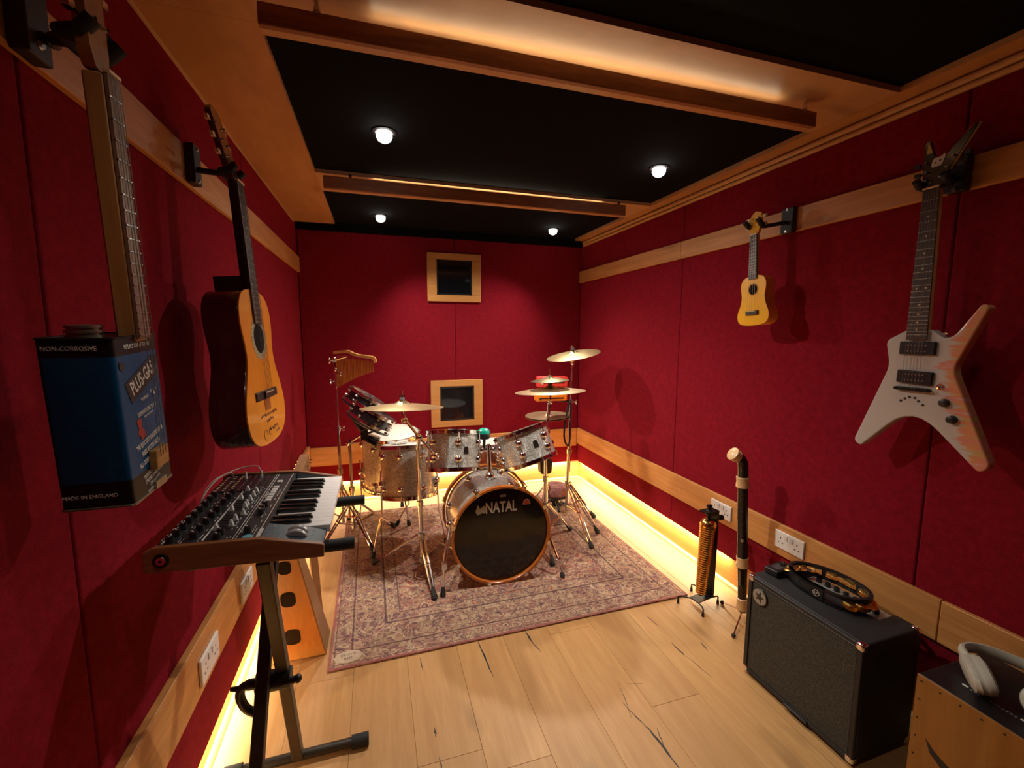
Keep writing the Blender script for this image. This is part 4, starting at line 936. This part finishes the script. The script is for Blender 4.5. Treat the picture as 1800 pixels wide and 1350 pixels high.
for i in range(17):
    x = .075 + .0165*i
    if i in (6,): continue
    MB().box((x,.226,pz(.226)+.0003), (.003,.036,.0012)).build('slider_slot', BLACK_INK, sy)
    yy = .240 if i in (0, 7, 12, 16) else .214 - (.008 if 3 < i < 7 else 0)
    if i in (2,4,10,14): continue
    MB().add([(x-.0055,yy-.006,pz(yy)),(x+.0055,yy-.006,pz(yy)),(x+.0055,yy+.006,pz(yy)),(x-.0055,yy+.006,pz(yy)),(x-.004,yy-.0015,pz(yy)+.014),(x+.004,yy-.0015,pz(yy)+.014),(x+.004,yy+.0015,pz(yy)+.014),(x-.004,yy+.0015,pz(yy)+.014)],
             [(3,2,1,0),(4,5,6,7),(0,1,5,4),(1,2,6,5),(2,3,7,6),(3,0,4,7)]).build('slider_cap', SL, sy)
for i in range(7):
    if i == 0: continue
    x = .222 + .021*i
    MB().box((x,.168,pz(.168)+.0015), (.016,.014,.004)).build('button', SL, sy, bevel=.001)
MB().box((.400,.168,pz(.168)+.0015), (.018,.014,.004)).build('button', SL, sy, bevel=.001)
MB().lathe([(1e-5,0),(.010,0),(.010,.0006),(1e-5,.0006)], 20, (.018,.162,pz(.162)+.0003)).build('emblem', plain('emblem_blue', (.12,.42,.60), .4), sy)
pr = MB()
for y, w_ in ((.325,.30),(.250,.42)): pr.box((.02+w_/2,y,pz(y)+.0004), (w_,.0035,.0006))
for y in (.190,.184,.143): pr.box((LN/2,y,pz(y)+.0004), (LN-.01,.0012,.0006))
rnd = random.Random(3)
for i in range(120):
    x, y = rnd.uniform(.012,.36), rnd.choice((.152,.158,.180,.197,.203,.258,.290,.296,.332))
    pr.box((x,y,pz(y)+.0004), (rnd.uniform(.003,.011),.0016,.0006))
for i in range(18): pr.box((.07+.0165*i, .206, pz(.206)+.0004), (.006,.0012,.0006))
pr.build('panel_print', WHITE_INK, sy, kind='stuff')
pp = MB()
for k in range(26): yy = rnd.uniform(.098,.126) if k < 14 else rnd.choice((.030,.034,.098,.102)); pp.box((rnd.uniform(.012,.078), yy, .0266+(yy-.012)*.1893), (.004,.0022,.0006), rotx(R(10.7)))
pp.build('wheel_print', plain('teal_print', (.12,.32,.34), .5), sy, kind='stuff')
lb = MB()
for k in range(9): lb.box((.012+.0055*k, .1405, .0498), (.004, .009 if k % 3 else .0075, .0006))
lb.build('lettering', WHITE_INK, sy, kind='stuff')
MB().box2((.335,.20,pz(.20)+.0002), (LN-.004,.332,pz(.266)+.0016)).build('patch_bay', plain('patch_black', (.014,.010,.014), .4), sy)
for i in range(9):
    for j in range(7):
        MB().lathe([(.0018,0),(.0034,0),(.0034,.0022),(.0018,.0022)], 8, (.347+.0155*i, .212+.0185*j, pz(.212+.0185*j)+.0012), closed=True).build('jack_socket', CREAM if j > 3 else STEEL, sy)
MB().cyl((.05,.02,-.010), (.05,.02,.006), .009, n=10).cyl((.43,.02,-.010), (.43,.02,.006), .009, n=10).cyl((.05,.31,-.010), (.05,.31,.006), .009, n=10).cyl((.43,.31,-.010), (.43,.31,.006), .009, n=10).build('foot', RUBBER, sy)
# patch cables plugged into it
pc = thing('patch_cable', 'white patch cables arching over the far end of the synthesizer', 'cable', sy.matrix_world @ V((.44,.25,.055)), rotz(.036) @ SB @ rotx(.042) @ rotz(-.037), scale=1.08)
ofs = V((.44,.25,.055)); WHC = plain('white_cable', (.62,.58,.50), .4)
for a, mid in (((.455,.230,.047),[(.452,.232,.075),(.452,.245,.088),(.430,.285,.088),(.38,.325,.075),(.335,.345,.045),(.315,.352,.012)]), ((.440,.305,.046),[(.440,.305,.066),(.435,.312,.074),(.39,.335,.070),(.345,.348,.050),(.320,.356,.010)])):
    MB().tube([V(p)-ofs for p in catmull([a]+mid, 5, False)], .0017, 6).build('cable', WHC, pc)
for a in ((.455,.230,.047),(.450,.272,.047),(.440,.305,.046)):
    MB().cyl(V(a)-ofs, V(a)-ofs+V((0,0,.024)), .0042, .0034, 8).build('plug', WHC if a[1] < .28 else STEEL, pc)
# X stand
STB = plain('stand_steel', (.045,.036,.026), .45, .4); 
ks = thing('keyboard_stand', 'black folding X stand under the synthesizer', 'stand', (-.30, 1.37, 0))
ya, yb = 1.235, 1.56
MB().bar((-.300,ya,.905), (-.307,1.535,.022), .034, .034, (1,0,0)).build('leg', plain('stand_steel_lit', (.085,.065,.04), .45, .3), ks, world=True, bevel=.003)  # front leg takes a lighter colour, painted as lit beside the shaded one
MB().bar((-.335,yb,.905), (-.362,1.10,.022), .034, .034, (1,0,0)).build('leg', STB, ks, world=True, bevel=.003)
for y, xa, xb in ((ya,-.47,-.075), (yb,-.46,-.055)):
    ar = MB().cyl((xa,y,.919), (xb,y,.919), .0135, n=14).build('support_arm', STB, ks, world=True)
    for x0, x1 in ((xb-.12,xb),(xa,xa+.08)): MB().cyl((x0,y,.919), (x1,y,.919), .0165, n=16).build('foam_sleeve', plain('foam', (.012,.012,.013), .7) if 'foam' not in bpy.data.materials else bpy.data.materials['foam'], ar, world=True)
for y, xa, xb in ((1.535,-.53,-.075), (1.10,-.53,-.10)):
    fb = MB().cyl((xa,y,.022), (xb,y,.022), .0165, n=12).build('foot_bar', STB, ks, world=True)
    for x0, x1 in ((xb-.055,xb+.004),(xa-.004,xa+.05)): MB().cyl((x0,y,.022), (x1,y,.022), .022, n=10).build('rubber_cap', RUBBER, fb, world=True)
cxp = V((-.325,1.373,.452))
MB().cyl(cxp-V((.05,0,0)), cxp+V((.045,0,0)), .030, n=16).cyl(cxp+V((.02,-.02,0)), cxp+V((.066,-.02,.004)), .011, n=10).ball(cxp+V((.066,-.02,.004)), .013, 10, 6).build('hinge', BLACK, ks, world=True)
MB().tube(catmull([cxp+V((-.02,-.02,.012)), cxp+V((-.065,-.02,.016)), cxp+V((-.085,-.02,.006)), cxp+V((-.088,-.02,-.022)), cxp+V((-.075,-.02,-.058)), cxp+V((-.052,-.02,-.078))], 4, False), [.016]*5+[.013]*16, 10).cyl(cxp+V((-.085,-.02,.008)), cxp+V((-.112,-.02,.014)), .010, .006, 10).build('clutch_handle', BLACK, ks, world=True)

# ------------------------------------------------------------------ harp behind the stand
hp_ = thing('harp', 'small wooden lap harp with three oval holes standing on the floor behind the keyboard stand', 'harp', (-.40, 2.13, 0))
HW = wood('harp_wood', (.66,.27,.05), (.78,.36,.08), 'Z', 6, knots=False, rough=.3, coat=.4); HB = wood('harp_side', (.24,.11,.045), (.36,.18,.075), 'Z', 8, knots=False)
def hpt(t, s_): return V((-.400 + s_*(.127 - .098*t), 2.062 - .150*t, .004 + .700*t))
nb = V((0,.978,.209))       # thickness direction of the sound box (away from the camera)
fr0 = [hpt(0,-1), hpt(0,1), hpt(1,1), hpt(1,-1)]
bk = [p + nb*d for p, d in zip(fr0, (.17,.17,.06,.06))]
bk[0].z = bk[1].z = .004
mb = MB().add(fr0+bk, [(3,2,1,0),(4,5,6,7),(0,1,5,4),(2,3,7,6)]); mb.build('sound_box', HW, hp_, world=True)
MB().add([fr0[1],fr0[2],bk[2],bk[1]] + [p+V((.006,0,0)) for p in (fr0[1],fr0[2],bk[2],bk[1])], [(0,1,2,3),(7,6,5,4),(0,1,5,4),(1,2,6,5),(2,3,7,6),(3,0,4,7)]).build('side_panel', HB, hp_, world=True)
MB().add([fr0[0],fr0[3],bk[3],bk[0]] + [p-V((.006,0,0)) for p in (fr0[0],fr0[3],bk[3],bk[0])], [(3,2,1,0),(4,5,6,7),(0,4,5,1),(1,5,6,2),(2,6,7,3),(3,7,4,0)]).build('side_panel', HB, hp_, world=True)
ux = V((1,0,0)); uy = (hpt(1,0)-hpt(0,0)).normalized(); un = ux.cross(uy)
for tt, hw, hh in ((.19,.033,.044),(.485,.030,.040),(.72,.026,.034)):
    c = hpt(tt, 0); out = rounded([(-hw,-hh),(hw,-hh),(hw,hh),(-hw,hh)], .03, 6)
    Mh = Matrix((ux, uy, un)).transposed().to_4x4(); Mh.translation = c
    MB().prism(out, .0005, .0015, Mh).build('sound_hole', plain('harp_hole', (.018,.009,.004), .9) if 'harp_hole' not in bpy.data.materials else bpy.data.materials['harp_hole'], hp_, world=True)
tp = hpt(1,0)
nk = MB(); nkp = catmull([tp+V((0,-.01,.0)), tp+V((.002,.05,.045)), tp+V((.010,.20,.075)), tp+V((.018,.36,.095)), tp+V((.026,.54,.135))], 4, False)
for a, b in zip(nkp, nkp[1:]): nk.bar(a, b, .040, .055)
nk.build('neck', HB, hp_, world=True)
for i in range(14):
    f = i/13; p = tp + V((.0 + .025*f, .04 + .49*f, .045 + .085*f)); 
    MB().cyl(p-V((.036,0,0)), p+V((.038,0,0)), .0035, n=6).build('tuning_pin', CHROME, hp_, world=True)
    q = hpt(.15+.75*(1-f), 0) + nb*.10; MB().cyl(p+V((.028,0,-.01)), q+V((.028,0,0)), .0007, n=4).build('string', STRING, hp_, world=True)
MB().bar(tp+V((.026,.52,.11)), V((-.318,2.27,.03)), .034, .030).build('pillar', HB, hp_, world=True)

# ------------------------------------------------------------------ wall sockets
def socket(label, x, y, z, nrm, switches=True):
    t = thing('wall_socket', label, 'socket', (x, y, z), None, 'double wall sockets')
    MB().box((nrm*.005,0,0), (.010,.158,.088)).build('face_plate', WHITEP, t, bevel=.003)
    for s_ in (-1,1):
        sw = MB().box((nrm*.0112,s_*.016,.022), (.004,.016,.024)).build('rocker_switch', plain('rocker', (.66,.65,.63), .3) if 'rocker' not in bpy.data.materials else bpy.data.materials['rocker'], t, bevel=.001)
        h = MB()
        h.box((nrm*.0101,s_*.045,.012), (.0006,.005,.009))
        for q in (-1,1): h.box((nrm*.0101,s_*.045+q*.011,-.012), (.0006,.008,.005))
        h.build('pin_hole', BLACK_INK, t)
socket('white double socket on the right lower rail, behind the brass coil', XR-.02, 2.01, .463, -1)
socket('white double socket on the right lower rail, behind the amplifier', XR-.02, 1.560, .468, -1)
socket('white double socket on the left lower rail, farther from the camera', XL+.024, 2.02, .425, 1)
socket('white double socket on the left lower rail, nearest to the camera', XL+.024, 1.575, .425, 1)

# ------------------------------------------------------------------ brass coil instrument
bs_ = thing('spring_chime', 'brass ribbed coil in an upright black metal bracket on four wire feet', 'percussion', (1.68,1.855,0))
BRS = plain('polished_brass', (.88,.58,.20), .2, 1.0, .1)
br2_ = MB().prism([(1.615,1.815),(1.738,1.838),(1.730,1.895),(1.606,1.872)], .050, .056)
br2_.add([(1.726,1.838,.050),(1.740,1.840,.050),(1.733,1.895,.050),(1.719,1.893,.050),(1.728,1.835,.548),(1.742,1.838,.548),(1.735,1.893,.548),(1.721,1.891,.548)], [(3,2,1,0),(4,5,6,7),(0,1,5,4),(1,2,6,5),(2,3,7,6),(3,0,4,7)])
br2_.prism([(1.650,1.826),(1.742,1.838),(1.735,1.893),(1.643,1.878)], .542, .548)
br2_.build('bracket', DARKMETAL, bs_, world=True)
ft_ = ((1.567,1.915),(1.617,1.778),(1.775,1.846),(1.719,1.992)); cr = ((1.612,1.868),(1.622,1.822),(1.732,1.842),(1.722,1.890))
for (fx, fy), (cx_, cy_) in zip(ft_, cr):
    lg = MB().tube([(cx_,cy_,.050),(cx_+(fx-cx_)*.8,cy_+(fy-cy_)*.8,.048),(fx,fy,.040),(fx,fy,.008)], .0042, 8).build('leg', DARKMETAL, bs_, world=True)
    MB().cyl((fx,fy,.0), (fx,fy,.022), .0075, .006, 8).build('rubber_foot', RUBBER, lg, world=True)
a0, a1 = V((1.655,1.848,.075)), V((1.690,1.856,.505)); ax_ = (a1-a0).normalized(); ln = (a1-a0).length; Rm = align_z(ax_)
prf = [(1e-5,0),(.014,0)]; nr = 30
for i in range(nr):
    z = .010 + (ln-.055)*i/nr; dz = (ln-.055)/nr; r_ = .027 + .015*(i/nr)
    prf += [(r_-.006, z), (r_-.001, z+dz*.15), (r_, z+dz*.4), (r_-.001, z+dz*.65), (r_-.006, z+dz*.8)]
MB().lathe(prf + [(.034, ln-.045), (1e-5, ln-.044)], 28, a0, Rm).build('coil', BRS, bs_, world=True)
MB().lathe([(1e-5, ln-.046),(.042,ln-.045),(.042,ln-.030),(.036,ln-.015),(.022,ln-.004),(1e-5,ln)], 28, a0, Rm).build('cap', BRS, bs_, world=True)
MB().cyl(a1, a1+V((0,0,.075)), .009, n=10).lathe([(1e-5,.034),(.018,.034),(.018,.044),(.012,.05),(1e-5,.05)], 12, a1).box(a1+V((.0,0,.068)), (.030,.012,.012)).build('hanging_bolt', DARKMETAL, bs_, world=True)
MB().cyl((1.738,1.862,.500), (1.775,1.856,.497), .007, n=8).lathe([(1e-5,0),(.015,0),(.015,.016),(1e-5,.018)], 14, (1.765,1.857,.498), roty(R(90))).build('side_knob', DARKMETAL, bs_, world=True)

# ------------------------------------------------------------------ bass recorder on a tripod
rc = thing('bass_recorder', 'tall black bass recorder with cream rings standing in front of the right wall', 'recorder', (1.79,1.70,0))
RB = plain('recorder_black', (.020,.013,.011), .22, var=.3); IV = plain('ivory_resin', (.74,.50,.25), .3, var=.05)
def rp(z): return V((1.800 - .058*(z/.80), 1.70, z))
MB().cyl(rp(.11), rp(.30), .021, .0235, 18).build('foot_joint', RB, rc, world=True)
MB().cyl(rp(.32), rp(.75), .026, .024, 20).build('body_tube', RB, rc, world=True)
rings = ((.060,.125,.030,.027),(.300,.355,.032,.029),(.730,.785,.033,.031))
for z0, z1, r0, r1 in rings: MB().lathe([(.018,0),(r0,0),(r0,.006),(r1*.94,(z1-z0)*.5),(r1,z1-z0-.005),(.018,z1-z0)], 20, rp(z0), align_z(rp(z1)-rp(z0))).build('ivory_ring', IV, rc, world=True)
top = rp(.785)
MB().tube(catmull([top, top+V((-.002,0,.04)), top+V((-.006,.002,.07)), top+V((-.022,.006,.095)), top+V((-.040,.010,.105))], 4, False), .025, 16).build('crook', RB, rc, world=True)
cp0 = top+V((-.034,.008,.100)); cd = V((-.75,.10,.50)).normalized()
MB().lathe([(1e-5,-.004),(.028,-.004),(.031,.004),(.031,.012),(.027,.02),(.034,.024),(.034,.034),(.018,.040),(1e-5,.041)], 22, cp0, align_z(cd)).build('mouthpiece_cap', IV, rc, world=True)
for z in (.45,.535,.60): MB().lathe([(1e-5,0),(.0085,0),(.007,.004),(1e-5,.005)], 12, rp(z)+V((-.018,-.0175,0)), align_z(V((-.7,-.7,0)))).build('key_cup' if z < .5 else 'tone_hole', STEEL if z < .5 else BLACK_INK, rc, world=True)
MB().cyl(rp(.285)+V((-.02,-.012,0)), rp(.20)+V((-.021,-.012,0)), .006, n=8).build('key_lever', RB, rc, world=True)
rs = thing('recorder_stand', 'small folding tripod peg stand under the bass recorder', 'stand', (1.80,1.70,0))
MB().cyl((1.797,1.70,.045), (1.798,1.70,.062), .020, .016, 12).cyl((1.797,1.70,.05), (1.7945,1.70,.12), .010, n=8).build('hub', BLACK, rs, world=True)
for fx, fy in ((1.648,1.60),(1.795,1.835),(1.885,1.655)):
    lg = MB().cyl((1.797,1.70,.050), (fx,fy,.012), .0045, n=8).build('leg', CHROME, rs, world=True)
    MB().ball((fx,fy,.011), .011, 10, 8).build('rubber_foot', RUBBER, lg, world=True)

# ------------------------------------------------------------------ guitar amplifier and the things on it
AB = Matrix(((0,1,0),(-1,0,0),(0,0,1)))
am = thing('guitar_amplifier', 'black guitar amplifier with a round star badge standing by the right wall', 'amplifier', (1.52,1.416,0), rotz(.014) @ AB)
def tolex():
    m_, nt, bs = newmat('black_tolex'); v = N(nt, 'ShaderNodeTexVoronoi', i_Scale=420.0); L(nt, coords(nt), v.inputs['Vector'])
    bs.inputs['Base Color'].default_value = (.013,.0135,.015,1); bs.inputs['Roughness'].default_value = .52; bump(nt, bs, v.outputs['Distance'], .5, .002); return m_
def grille():
    m_, nt, bs = newmat('grille_cloth'); v = N(nt, 'ShaderNodeTexNoise', i_Scale=560.0, i_Detail=3.0); L(nt, coords(nt), v.inputs[0])
    L(nt, ramp(nt, v.outputs[0], [(.38, (.012,.012,.010)), (.54, (.045,.044,.034)), (.70, (.17,.16,.12))]), bs.inputs['Base Color']); bs.inputs['Roughness'].default_value = .85; bump(nt, bs, v.outputs[0], .5, .002); return m_
TOL = tolex(); AW, AD, AH = .47, .294, .46; dp = .052
y0, y1, y2, zb, zr, cx_ = .012, AD-dp-.04, AD, .014, AH-.046, .085
U = [(0,zb),(AW,zb),(AW,AH),(AW-cx_,AH),(AW-cx_,zr),(cx_,zr),(cx_,AH),(0,AH)]
vv = [(0,y0,zb),(AW,y0,zb),(AW,y0,AH),(0,y0,AH)] + [(x,y1,z) for x, z in U[2:]] + [(x,y2,z) for x, z in U]
MB().add(vv, [(0,1,2,3),(0,10,11,1),(1,11,12,4,2),(3,9,17,10,0),(2,4,5,8,9,3),(4,12,13,5),(5,13,14,6),(6,14,15,7),(7,15,16,8),(8,16,17,9),(5,6,7,8),(17,16,15,14,13,12,11,10)]).build('cabinet', TOL, am, bevel=.007, seg=3)
fr = MB(); t_ = .018
for a, b in (((0,0,.014),(t_,.014,AH)),((AW-t_,0,.014),(AW,.014,AH)),((t_,0,AH-t_),(AW-t_,.014,AH)),((t_,0,.014),(AW-t_,.014,.014+t_))): fr.box2(a, b)
fr.build('front_frame', TOL, am, bevel=.004)
MB().box2((t_,.005,.03), (AW-t_,.013,AH-t_)).build('grille', grille(), am)
MB().tube([(t_,.002,.014+t_),(AW-t_,.002,.014+t_),(AW-t_,.002,AH-t_),(t_,.002,AH-t_)], .0025, 6, True).build('piping', BLACK, am)
bd = MB().lathe([(1e-5,0),(.037,0),(.037,.004),(.035,.006),(1e-5,.006)], 32, (.062,.005,.388), rotx(R(90))).build('badge', plain('badge_black', (.012,.012,.011), .4), am)
MB().lathe([(1e-5,.0062),(.0325,.0062),(.0325,.0070),(1e-5,.0070)], 32, (.062,.005,.388), rotx(R(90))).build('badge_disc', plain('badge_silver', (.33,.33,.30), .35, .3), bd)
star = [((.026 if i % 2 == 0 else .0088)*math.sin(i*math.pi/5+.2), (.026 if i % 2 == 0 else .0088)*math.cos(i*math.pi/5+.2)) for i in range(10)]
MB().prism(star, 0, .001, frame((.062,-.0021,.388), (1,0,0), (0,0,1))).build('badge_star', bpy.data.materials['badge_black'], bd)
for x in (0, AW):
    for z in (.014, AH):
        for y in (0, AD):
            sx_ = 1 if x == 0 else -1; sz = 1 if z < .1 else -1; sy_ = 1 if y == 0 else -1
            MB().box((x+sx_*.012, y+sy_*.012, z+sz*.012), (.029,.029,.029)).build('corner_guard', CHROME, am, bevel=.009, seg=3)
MB().box2((.087,AD-dp-.038,AH-.045), (AW-.087,AD-.004,AH-.012)).build('control_panel', plain('panel_silver', (.48,.47,.44), .35, .5), am)
for i in range(7):
    MB().lathe([(1e-5,0),(.0115,0),(.0095,.016),(1e-5,.017)], 14, (.125+.037*i, AD-.042, AH-.012)).build('control_knob', KN, am)
for x in (.03, AW-.03):
    for y in (.03, AD-.03): MB().cyl((x,y,0), (x,y,.016), .017, n=12).build('foot', RUBBER, am)
MB().box((AW*.55,-.003,.022), (.10,.010,.012)).build('kick_clip', BLACK, am, bevel=.003)
ZA = .461
# footswitch pedal
fp = thing('footswitch', 'small black pedal lying on the near left top corner of the amplifier', 'pedal', (1.655,1.385,ZA), rotz(R(8)))
MB().box((0,0,.014), (.115,.060,.026)).build('housing', BLACK, fp, bevel=.004)
for x in (.012,.034): MB().cyl((x,-.002,.026), (x,-.002,.036), .007, n=10).build('knob', KN, fp)
MB().cyl((.045,.012,.026), (.045,.012,.032), .005, n=10).build('button', CHROME, fp)
pl = MB().box((-.01,0,.0276), (.05,.035,.0012)).build('label_plate', plain('plate_grey', (.07,.06,.06), .4), fp)
# tambourine
tb = thing('tambourine', 'black half-moon tambourine with gold jingles lying on the amplifier', 'tambourine', (1.712,1.215,ZA), rotz(R(8)))
ring = catmull([(.0,.150),(-.050,.125),(-.082,.06),(-.090,-.01),(-.082,-.085),(-.040,-.135),(.02,-.148),(.075,-.105),(.098,-.02),(.090,.065),(.05,.130)], 5)
n = len(ring); vs = []; 
cxr = sum(p[0] for p in ring)/n; cyr = sum(p[1] for p in ring)/n
inn = [(cxr+(x-cxr)*(1-.014/math.hypot(x-cxr,y-cyr)*1.0), cyr+(y-cyr)*(1-.014/math.hypot(x-cxr,y-cyr))) for x, y in ring]
def band(z0, z1):
    b = MB(); v_ = []
    for pl_, z in ((ring,z0),(ring,z1),(inn,z1),(inn,z0)): v_ += [(x,y,z) for x, y in pl_]
    f_ = []
    for i in range(n):
        j = (i+1) % n
        for q in range(4): f_.append((q*n+i, q*n+j, ((q+1) % 4)*n+j, ((q+1) % 4)*n+i))
    return b.add(v_, f_)
band(.002,.014).build('lower_frame', BLACK, tb); band(.042,.054).build('upper_frame', BLACK, tb)
po = MB()
grip = []
for i in range(n):
    x, y = ring[i]
    if x < cxr-.035 and y > -.03: grip.append(i)
g = MB()
for i in grip:
    x, y = ring[i]; x2, y2 = inn[i]; j = (i+1) % n; a, b = ring[j], inn[j]
    g.add([(x,y,.001),(a[0],a[1],.001),(b[0],b[1],.001),(x2,y2,.001),(x,y,.054),(a[0],a[1],.054),(b[0],b[1],.054),(x2,y2,.054)], [(3,2,1,0),(4,5,6,7),(0,1,5,4),(1,2,6,5),(2,3,7,6),(3,0,4,7)])
g.build('grip', plain('grip_black', (.016,.016,.015), .35), tb)
JG = plain('gold_jingle', (.92,.60,.16), .3, 1.0, .15, 90, bmp=.3)
jl = [0, 3, 26, 23, 30, 35, 39, 43, 47, 51]
for i in jl:
    i %= n; x, y = (ring[i][0]+inn[i][0])/2, (ring[i][1]+inn[i][1])/2
    MB().cyl((x,y,.004), (x,y,.050), .0016, n=6).build('jingle_pin', STEEL, tb)
    tl = rotz(math.atan2(y-cyr, x-cxr)) @ roty(R(16 + 5*math.sin(i*2.3)))
    for zz, fl in ((.034,1),(.022,-1)):
        MB().lathe([(.002,.001*fl),(.014,.004*fl),(.024,.001*fl),(.0245,.0003*fl),(.014,.003*fl),(.002,.0)], 20, (x,y,zz+.001*fl), tl, closed=True).build('jingle', JG, tb)
for i in (10, 28, 37, 45):
    i %= n; x, y = (ring[i][0]+inn[i][0])/2, (ring[i][1]+inn[i][1])/2; MB().box((x,y,.025), (.012,.012,.040)).build('spacer', BLACK, tb)
nx = ring[14]; em = Matrix.Translation((nx[0]-.0006,nx[1],.025))
lgp = frame((ring[15][0]-.0012, ring[15][1], .025), (-(ring[15][0]-ring[14][0]) if False else ring[16][0]-ring[14][0], ring[16][1]-ring[14][1], 0), (0,0,1))
MB().prism([(-.024,-.021),(.024,-.021),(.024,.021),(-.024,.021)], -.008, .0002, lgp).build('logo_panel', BLACK, tb)
MB().lathe([(.0105,.0004),(.0125,.0004),(.0125,.0010),(.0105,.0010)], 24, closed=True).build('logo_ring', WHITE_INK, tb).matrix_local = lgp
text('LP', .014, WHITE_INK, tb, lgp @ Matrix.Translation((0,0,.0006)))

# ------------------------------------------------------------------ cajon and headphones
cj = thing('cajon', 'wooden cajon with black top in the right foreground, headphones lying on it', 'cajon', (1.535,.800,0), AB)
CW, CD, CH = .30, .315, .478
MB().box2((0,.006,.012), (CW,CD,CH)).build('box', plain('cajon_black', (.010,.009,.010), .38), cj, bevel=.003)
CF = wood('cajon_front', (.26,.105,.016), (.36,.155,.025), 'Z', 4, knots=False, rough=.35)
tp_ = MB().box2((0,0,.012), (CW,.006,CH)).build('front_plate', CF, cj, bevel=.001)
for x, z in [(.012+.046*i, CH-.016) for i in range(7)] + [(.012, CH-.075-.06*i) for i in range(6)]:
    MB().lathe([(1e-5,0),(.0032,0),(.0025,.0012),(1e-5,.0014)], 8, (x,-.0002,z), rotx(R(90))).build('screw', BLACK_INK, tp_)
for s_ in (-1, 1):
    hn = [(s_*.098,.012),(s_*.078,-.006),(s_*.052,-.018),(s_*.030,-.022),(s_*.034,-.038),(s_*.062,-.036),(s_*.086,-.018)]
    MB().prism(hn, 0, .0006, frame((.155,-.0002,CH-.195), (1.0,0,0), (0,0,1)) @ Matrix.Scale(1.2,4)).build('printed_horn', BLACK_INK, tp_)
MB().prism([(.030*math.cos(a*.4), .022*math.sin(a*.4)) for a in range(16)], 0, .0006, frame((.150,-.0002,CH-.205), (1,0,0), (0,0,1))).build('printed_head', plain('print_grey', (.06,.05,.04), .6), tp_)
pm = frame((.135,.075,CH+.0004), (1,0,0), (0,1,0))
lb = MB()
for k in range(12): lb.box(pm @ V((-.046+.0084*k, 0, .0003)), (.0055, .0075, .0006))
lb.build('lettering', plain('faded_white', (.16,.16,.17), .6), cj, kind='stuff')
for dx, dy in ((-.062,.004),(.062,.004),(.070,.022),(-.045,.03)):
    MB().prism([(dx-.007,dy-.004),(dx+.007,dy-.004),(dx+.007,dy+.004),(dx-.007,dy+.004)], 0, .0006, pm).build('printed_mark', WHITE_INK, cj)
for x in (.03, CW-.03):
    for y in (.03, CD-.03): MB().cyl((x,y,0), (x,y,.014), .014, n=10).build('foot', RUBBER, cj)
hpn = thing('headphones', 'off-white folded headphones lying on the cajon', 'headphones', (1.74,.70,CH))
HPW = plain('headphone_white', (.50,.49,.40), .4, var=.05)
def ear(c, ax1, d, L1, L2, th):
    Rm = Matrix((V(ax1).normalized(), V(d).normalized().cross(V(ax1).normalized()), V(d).normalized())).transposed()
    prof = [(1e-5,-th*.5),(.7,-th*.5),(.92,-th*.42),(1,-th*.2),(.97,-th*.12),(.97,th*.02),(1,th*.10),(.95,th*.38),(.75,th*.5),(1e-5,th*.45)]
    b = MB().lathe([(r_, z) for r_, z in prof], 28); b.v = [V(c) + Rm @ V((p.x*L1, p.y*L2, p.z)) for p in b.v]; return b
ear((1.640,.715,CH+.040), (-.74,-.67,0), (.62,-.72,.25), .074, .038, .052).build('ear_cup', HPW, hpn, world=True)
ear((1.665,.580,CH+.046), (.3,-.9,.2), (-.80,-.25,.55), .056, .050, .052).build('ear_cup', HPW, hpn, world=True)
hb = catmull([(1.668,.752,CH+.050),(1.705,.785,CH+.054),(1.765,.770,CH+.050),(1.812,.70,CH+.044),(1.815,.62,CH+.042),(1.775,.565,CH+.044),(1.71,.560,CH+.046)], 5, False)
b = MB(); k = len(hb); vs = []
for i, p in enumerate(hb):
    p = V(p); a = V(hb[max(i-1,0)]); c = V(hb[min(i+1,k-1)]); tg = (c-a).normalized(); sd = tg.cross(V((0,0,1))).normalized(); up = V((0,0,1))
    for j in range(10):
        an = 2*math.pi*j/10; vs.append(p + sd*math.cos(an)*.010 + up*math.sin(an)*.017)
b.add(vs, [(i*10+j, i*10+(j+1) % 10, (i+1)*10+(j+1) % 10, (i+1)*10+j) for i in range(k-1) for j in range(10)] + [list(range(10))[::-1], [(k-1)*10+j for j in range(10)]])
b.build('headband', HPW, hpn, world=True)
